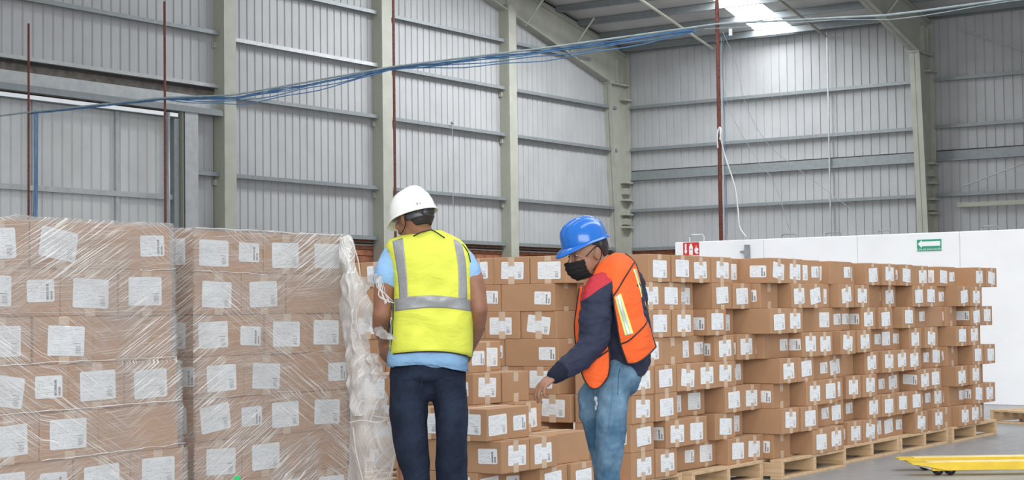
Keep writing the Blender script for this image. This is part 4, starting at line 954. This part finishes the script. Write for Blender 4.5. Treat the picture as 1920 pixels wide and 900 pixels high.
tubeline('piping', [P(775, 443, -.06), P(786, 437, -.075), P(798, 433.5, -.07), P(808, 431, -.05), P(817, 435, -.06), P(826, 441, -.075), P(834, 446, -.08)], .003, MT['piping'], vest)
tubeline('crease', [vback(px, py, .0005) for px, py in ((735, 640), (765, 636), (790, 627), (808, 624))], .0016, MT['vesty'], vest); tubeline('crease', [vback(px, py, .0005) for px, py in ((792, 612), (820, 626), (850, 638), (880, 644))], .0016, MT['vesty'], vest); tubeline('crease', [vback(px, py, .0005) for px, py in ((758, 603), (790, 601), (830, 598), (850, 597))], .0014, MT['vesty'], vest)
# trousers
mb = MB()
mb.limb([P(801, 686, .02), P(801, 704, .02), P(801, 718, .02)], [(.172, .115), (.180, .122), (.172, .085)])
mb.limb([P(768, 715, .02), P(766, 770, .015), P(772, 840, -.005), P(779, 895, -.0), P(774, 980, .03), P(774, 1072, .03)], [(.095, .115), (.089, .108), (.080, .09), (.066, .08), (.068, .075), (.066, .072)])
mb.limb([P(838, 715, .02), P(846, 770, .015), P(847, 840, -.005), P(847, 895, -.0), P(849, 980, .03), P(850, 1072, .03)], [(.092, .115), (.078, .108), (.075, .09), (.070, .08), (.068, .075), (.066, .072)])
fuse(mb, 'jeans', MT['denimd'], par, .008, 3, wr=wrinkle(.007, 8, (1, 1, 1.1)))
for xs_ in ((732, 790), (812, 868)):
    tubeline('pocket_seam', [P(xs_[0] + 6, 700, -.085), P((xs_[0] + xs_[1]) / 2, 712, -.115), P(xs_[1], 708, -.112), P(xs_[1] - 4, 745, -.115)], .0015, MT['denimd'], par)
for hx in (776, 852):
    mb = MB(); mb.limb([P(hx - 4, 1085, -.02), P(hx - 8, 1086, .1), P(hx - 14, 1090, .2)], [(.048, .045), (.046, .040), (.045, .028)], (1, 0, 0)); mb.limb([P(hx - 1, 1050, .02), P(hx - 2, 1080, .0)], [.05, .05]); 
    for v in mb.v: v.z = max(v.z, .001)
    fuse(mb, 'boot', MT['boot'], par, .008, 2)

# ---- worker in orange vest
B = Person('person', 1150, 7.8, 'worker leaning left in orange vest, blue hard hat, black mask, navy jacket, washed jeans')
P = B.P; par = B.o; P_ = P
C = P(1102, 475, -.02); FrB = frame((-.86, -.42, -.34), (-.18, -.05, 1)); q = lambda x, y_, z: C + FrB[0] * x + FrB[1] * y_ + FrB[2] * z
mb = MB(); head_shapes(mb, C, FrB)
mb.limb([P(1138, 525, .0), P(1128, 500, -.0), P(1110, 480, -.01)], [(.07, .07), (.058, .06), (.056, .06)])
mb.limb([P(1165, 700, .02), P(1163, 620, .0), P(1150, 550, .0), P(1142, 520, .0)], [(.09, .10), (.09, .10), (.10, .11), (.07, .09)])
mb.limb([P(1138, 535, -.08), P(1122, 545, -.14), P(1110, 640, -.19), P(1075, 680, -.24), P(1038, 703, -.27)], [.05, .05, .040, .036, (.027, .023)])
hand(mb, P(1040, 704, -.27), (-.72, -.30, -.55), (.45, .35, -.75), -1, (.40, .6, .5), .90)
mb.limb([P(1160, 530, .08), P(1188, 550, .16), P(1192, 600, .2), P(1178, 640, .24), P(1160, 660, .24)], [.05, .05, .045, .035, .025]); hand(mb, P(1160, 660, .24), (-.5, 0, -.8), (0, -1, 0), 1, (.4, .4, .4))
mb.limb([P(1162, 700, -.03), P(1146, 830, -.05), P(1136, 1060, -.02)], [.07, .045, .035]); mb.limb([P(1145, 700, .08), P(1112, 760, .08), P(1134, 900, .12), P(1142, 1060, .15)], [.06, .045, .04, .035])
fuse(mb, 'body', MT['skinB'], par, .0045, 5); eyes(C, FrB, par); hair(par, C, FrB, -.045, .45)
hfr = frame((-.86, -.38, -.30), (-.24, -.06, 1)); hc = C + FrB[2] * .050 - FrB[1] * .004
helmet(par, hc, hfr, MT['hatb'], .097, .112, .113, .036, 3)
# mask: shell over lower face
Mh = Matrix((FrB[0], FrB[1], FrB[2])).transposed(); vs = []; nu, nv = 26, 20
for j in range(nv + 1):
    for i in range(nu + 1):
        u = (i / nu - .5) * 2; v = j / nv; ang = u * 1.12; z = -.006 - .094 * v; rad = .070 + .0; fy = .130 + .010 * math.sin(v * PI * .9) - (.034 * v ** 2.4); fx_ = .066 - .010 * v
        vs.append(q(fx_ * math.sin(ang) * 1.10, fy * max(0, math.cos(ang)) ** .8 - .008 + .002 * math.sin(v * 26), z - .006 * abs(u) * (1 - v * 2)))
mo = mk('face_mask', vs, [(j * (nu + 1) + i, j * (nu + 1) + i + 1, (j + 1) * (nu + 1) + i + 1, (j + 1) * (nu + 1) + i) for j in range(nv) for i in range(nu)], MT['mask'], par, True); md = mo.modifiers.new('t', 'SOLIDIFY'); md.thickness = .003; md.offset = 1
for s_ in (-1, 1): tubeline('ear_loop', [q(s_ * .062, .045, -.004), q(s_ * .076, .02, .012), q(s_ * .086, -.012, .026), q(s_ * .090, -.026, .0), q(s_ * .078, -.008, -.04), q(s_ * .062, .035, -.075)], .0018, MT['mask'], par)
# jacket
mb = MB()
mb.limb([P(1172, 672, .01), P(1172, 630, .0), P(1160, 570, .0), P(1148, 530, .0), P(1135, 512, -.01)], [(.120, .130), (.122, .135), (.125, .145), (.115, .14), (.062, .085)])
mb.limb([P(1150, 530, -.06), P(1124, 548, -.125), P(1117, 595, -.17), P(1112, 640, -.20), P(1085, 671, -.235), P(1064, 687, -.255)], [.07, .076, .076, .068, .058, .050])
mb.limb([P(1160, 520, .08), P(1186, 530, .13), P(1192, 575, .17), P(1175, 630, .21), P(1163, 652, .23)], [.07, .062, .055, .055, .045])
zr = lambda p: 1 if (p.z > 1.24 - (562 - 594) / 406 - .0 + (p.x + .17) * .38 and p.x < .02 and p.z > 1.30) else 0
rz0 = P(1084, 566, 0); rz1 = P(1146, 527, 0); kk = (rz1.z - rz0.z) / (rz1.x - rz0.x)
JK = NT('navy_nylon_red_yoke'); cx_, cy_, cz_ = JK.sep(JK.coord())
msk = JK.math('GREATER_THAN', JK.math('ADD', JK.math('SUBTRACT', cz_, JK.math('MULTIPLY', cx_, kk)), JK.math('MULTIPLY', JK.noise(JK.coord(), 8, 2), .02)), rz0.z - kk * rz0.x + .01)
JK.lk(JK.mix(msk, (.022, .026, .055), (.45, .03, .045)), JK.b.inputs['Base Color']); JK.b.inputs['Roughness'].default_value = .75; JK.b.inputs['Specular IOR Level'].default_value = .3; JK.bump(JK.noise(JK.map(JK.coord(), (1, 1, 1.6)), 9, 4, .5, .8), .6, .03)
fuse(mb, 'jacket', JK.m, par, .0065, 3, wr=wrinkle(.011, 12, (1, 1, 1.5)))
MB().limb([P(1057, 692, -.258), P(1048, 699, -.264), P(1041, 704, -.27)], [(.051, .046), (.046, .041), (.041, .037)], (0, 1, 0), 24).build('cuff', MT['cuff'], par, True)
# jeans
mb = MB()
mb.limb([P(1170, 678, .01), P(1164, 700, .01), P(1152, 724, .01)], [(.100, .112), (.104, .118), (.088, .105)])
mb.limb([P(1161, 702, -.04), P(1149, 735, -.05), P(1146, 775, -.06), P(1145, 820, -.06), P(1142, 860, -.05), P(1140, 900, -.04), P(1137, 980, -.02), P(1134, 1070, -.0)], [(.092, .10), (.080, .09), (.074, .082), (.070, .078), (.063, .072), (.056, .066), (.056, .062), (.056, .06)])
mb.limb([P(1150, 705, .08), P(1118, 742, .07), P(1114, 765, .07), P(1124, 820, .10), P(1134, 870, .13), P(1140, 980, .16), P(1144, 1070, .18)], [(.085, .085), (.080, .085), (.076, .08), (.062, .07), (.055, .065), (.055, .06), (.055, .06)])
fuse(mb, 'jeans', MT['deniml'], par, .0075, 3, wr=wrinkle(.008, 11, (1, 1, 1.3)))
g = MB(); [g.ell(P(1117 + dx, 757 + dy, -.128), (rw, .004, rh), None, 8, 5) for dx, dy, rw, rh in ((0, -9, .0085, .013), (1.5, -1, .006, .016), (0, 7, .0055, .014))]; g.build('frayed_rip', MT['rip'], par, True)
tubeline('jeans_seam', [P(1150, 700, -.165), P(1146, 760, -.16), P(1141, 800, -.145), P(1134, 850, -.12)], .0008, MT['deniml'], par)
tubeline('pocket_seam', [P(1163, 690, -.165), P(1160, 705, -.168), P(1158, 740, -.160)], .0012, MT['denimd'], par)
for hx, d0 in ((1132, .0), (1142, .17)):
    mb = MB(); mb.limb([P(hx + 6, 1085, d0), P(hx - 30, 1086, d0 - .02), P(hx - 72, 1090, d0 - .04)], [(.046, .045), (.044, .04), (.042, .028)], (0, 1, 0)); mb.limb([P(hx, 1050, d0), P(hx, 1080, d0)], [.05, .05])
    for v in mb.v: v.z = max(v.z, .001)
    fuse(mb, 'boot', MT['boot'], par, .008, 2)
# orange vest: back/side panel, shoulder, hanging front flap
bp = [[(1112, 516, -.09), (1120, 499, -.07), (1132, 486, -.05), (1152, 475, -.0), (1172, 476, .05)],
      [(1140, 527, -.155), (1148, 512, -.15), (1162, 500, -.13), (1180, 494, -.07), (1191, 494, .03)],
      [(1149, 560, -.185), (1160, 552, -.185), (1176, 545, -.16), (1194, 538, -.09), (1203, 534, .02)],
      [(1156, 605, -.185), (1171, 602, -.185), (1188, 597, -.16), (1206, 590, -.09), (1214, 586, .01)],
      [(1163, 645, -.175), (1180, 645, -.178), (1198, 638, -.165), (1215, 630, -.11), (1222, 626, -.02)],
      [(1176, 682, -.165), (1191, 681, -.17), (1205, 674, -.16), (1218, 663, -.12), (1229, 650, -.05)]]
BPG = [[P(*c) for c in r_] for r_ in bp]
v2 = patch('safety_vest', BPG, MT['vesto'], par, 40, 60, .004, .008, 12)
def onp(u, v, off=.006): 
    row = [crom(g, u) for g in BPG]; p = crom(row, v); p = p + Vector((0, 1, 0)) * (noise.noise(p * 12) * .008) + Vector((1, 0, 0)) * (noise.noise(p * 12 + Vector((9, 2, 4))) * .008 * .4); return p + Vector((.1, -1, 0)) * off
def pstrip(name, c0, c1, wd, mt, off, parn=None):
    vs = []; n = 30
    for k in range(n + 1):
        t = k / n; u = c0[0] + (c1[0] - c0[0]) * t; v = c0[1] + (c1[1] - c0[1]) * t
        for s_ in (-.5, -.17, .17, .5): vs.append(onp(u + wd * s_, v, off))
    o = mk(name, vs, [(k * 4 + i, k * 4 + i + 1, k * 4 + 5 + i, k * 4 + 4 + i) for k in range(n) for i in range(3)], mt, v2, True); md = o.modifiers.new('t', 'SOLIDIFY'); md.thickness = .001; md.offset = 0
pstrip('reflective_stripe', (.20, .40), (.30, .72), .22, MT['lime'], .006); tag(v2.children[-1], 'lime edging')
pstrip('reflective_stripe', (.20, .40), (.30, .72), .10, MT['silvb'], .0085)
pstrip('reflective_stripe', (.84, .26), (.90, .62), .13, MT['lime'], .006); pstrip('reflective_stripe', (.84, .26), (.90, .62), .05, MT['silvb'], .0085)
def ppipe(uv, r=.0034): tubeline('piping', [onp(u, v, .006) for u, v in uv], r, MT['piping'], v2, 40)
ppipe([(0, k / 10) for k in range(11)], .0035); ppipe([(k / 10, 1) for k in range(11)], .0035); ppipe([(1, k / 10) for k in range(11)], .0035)
ppipe([(0, .38), (.25, .36), (.5, .31), (.75, .24), (1, .18)]); ppipe([(0, .80), (.25, .77), (.5, .73), (.75, .68), (1, .62)])
fp = [[(1120, 652, -.20), (1130, 650, -.19), (1141, 648, -.175)], [(1104, 668, -.20), (1124, 667, -.20), (1143, 665, -.18)], [(1091, 688, -.18), (1117, 690, -.20), (1143, 690, -.18)], [(1093, 706, -.18), (1115, 709, -.20), (1139, 708, -.18)], [(1104, 724, -.18), (1114, 729, -.19), (1126, 724, -.18)]]
FPG = [[P(*c) for c in r_] for r_ in fp]; v3 = patch('vest_front_flap', FPG, MT['vesto'], v2, 24, 24, .004, .006, 14)
edge = [FPG[j][0] for j in range(5)] + [FPG[4][1]] + [FPG[j][2] for j in (4, 3, 2, 1, 0)]
tubeline('piping', [p + Vector((0, -.004, 0)) for p in edge], .0035, MT['piping'], v2, 60); tubeline('piping', [P(1108, 676, -.215), P(1122, 670, -.21), P(1142, 656, -.19)], .0035, MT['piping'], v2)
sp = [[(1086, 540, -.085), (1092, 535, -.09)], [(1081, 575, -.08), (1090, 575, -.10)], [(1077, 610, -.07), (1088, 610, -.10)], [(1079, 645, -.06), (1090, 645, -.09)]]
patch('vest_front_edge', [[P(*c) for c in r_] for r_ in sp], MT['vesto'], v2, 8, 30, .004, .003, 14)
tubeline('piping', [P(1086, 540, -.09), P(1081, 575, -.085), P(1077, 610, -.075), P(1079, 645, -.065)], .003, MT['piping'], v2)

# ------------------------------------------------------------------ pallet jack
tip = on(1709, 868, 2, .098); jk = empty('pallet_jack', (tip.x, tip.y, 0), YAW - .0, 'yellow pallet jack with two low forks pointing left on floor', 'pallet jack')
def fork(y0):
    g = MB(); w_ = .15
    pts = [(0, 0, .094), (.05, 0, .098), (1.18, 0, .098), (1.18, 0, .040), (.26, 0, .040), (.10, 0, .072), (0, 0, .088)]
    g.prism([(p[0], y0 + (0 if 0 else 0), p[2]) for p in pts], (0, w_, 0)); g.build('fork', MT['yellow'], jk)
    boxo('fork_top', (.12, y0 + .02, .098), (1.18, y0 + w_ - .0, .101), MT['paley'], jk)  # top plate in a paler yellow than the fork
    for xx in (.21, .30): MB().tube([(xx, y0 + .045, .040), (xx, y0 + .105, .040)], .038, 20).build('load_roller', MT['rubber'], jk, True); MB().tube([(xx, y0 + .035, .040), (xx, y0 + .115, .040)], .016, 12).build('axle', MT['steel'], jk, True)
    MB().prism([(.06, y0 + .04, .07), (.16, y0 + .04, .04), (.20, y0 + .04, .05), (.12, y0 + .04, .09)], (0, .07, 0)).build('entry_slide', MT['steel'], jk)
    boxo('roller_bracket', (.16, y0 + .03, .035), (.42, y0 + .04, .062), MT['yellow'], jk)
fork(0); fork(.40)
g = MB(); g.box((1.18, -.0, .035), (1.30, .55, .30), .01); g.box((1.27, .17, .12), (1.42, .38, .55), .01); g.build('head_frame', MT['yellow'], jk)
for yy in (.20, .31): MB().tube([(1.38, yy, .09), (1.38, yy + .045, .09)], .09, 24).build('steer_wheel', MT['rubber'], jk, True)
MB().tube([(1.40, .275, .5), (1.50, .275, 1.0), (1.52, .275, 1.16)], .018, 10).build('tiller', MT['yellow'], jk, True)
MB().tube([(1.52, .19, 1.16), (1.54, .19, 1.27), (1.54, .36, 1.27), (1.52, .36, 1.16), (1.52, .19, 1.16)], .013, 8).build('handle_loop', MT['rubber'], jk, True)
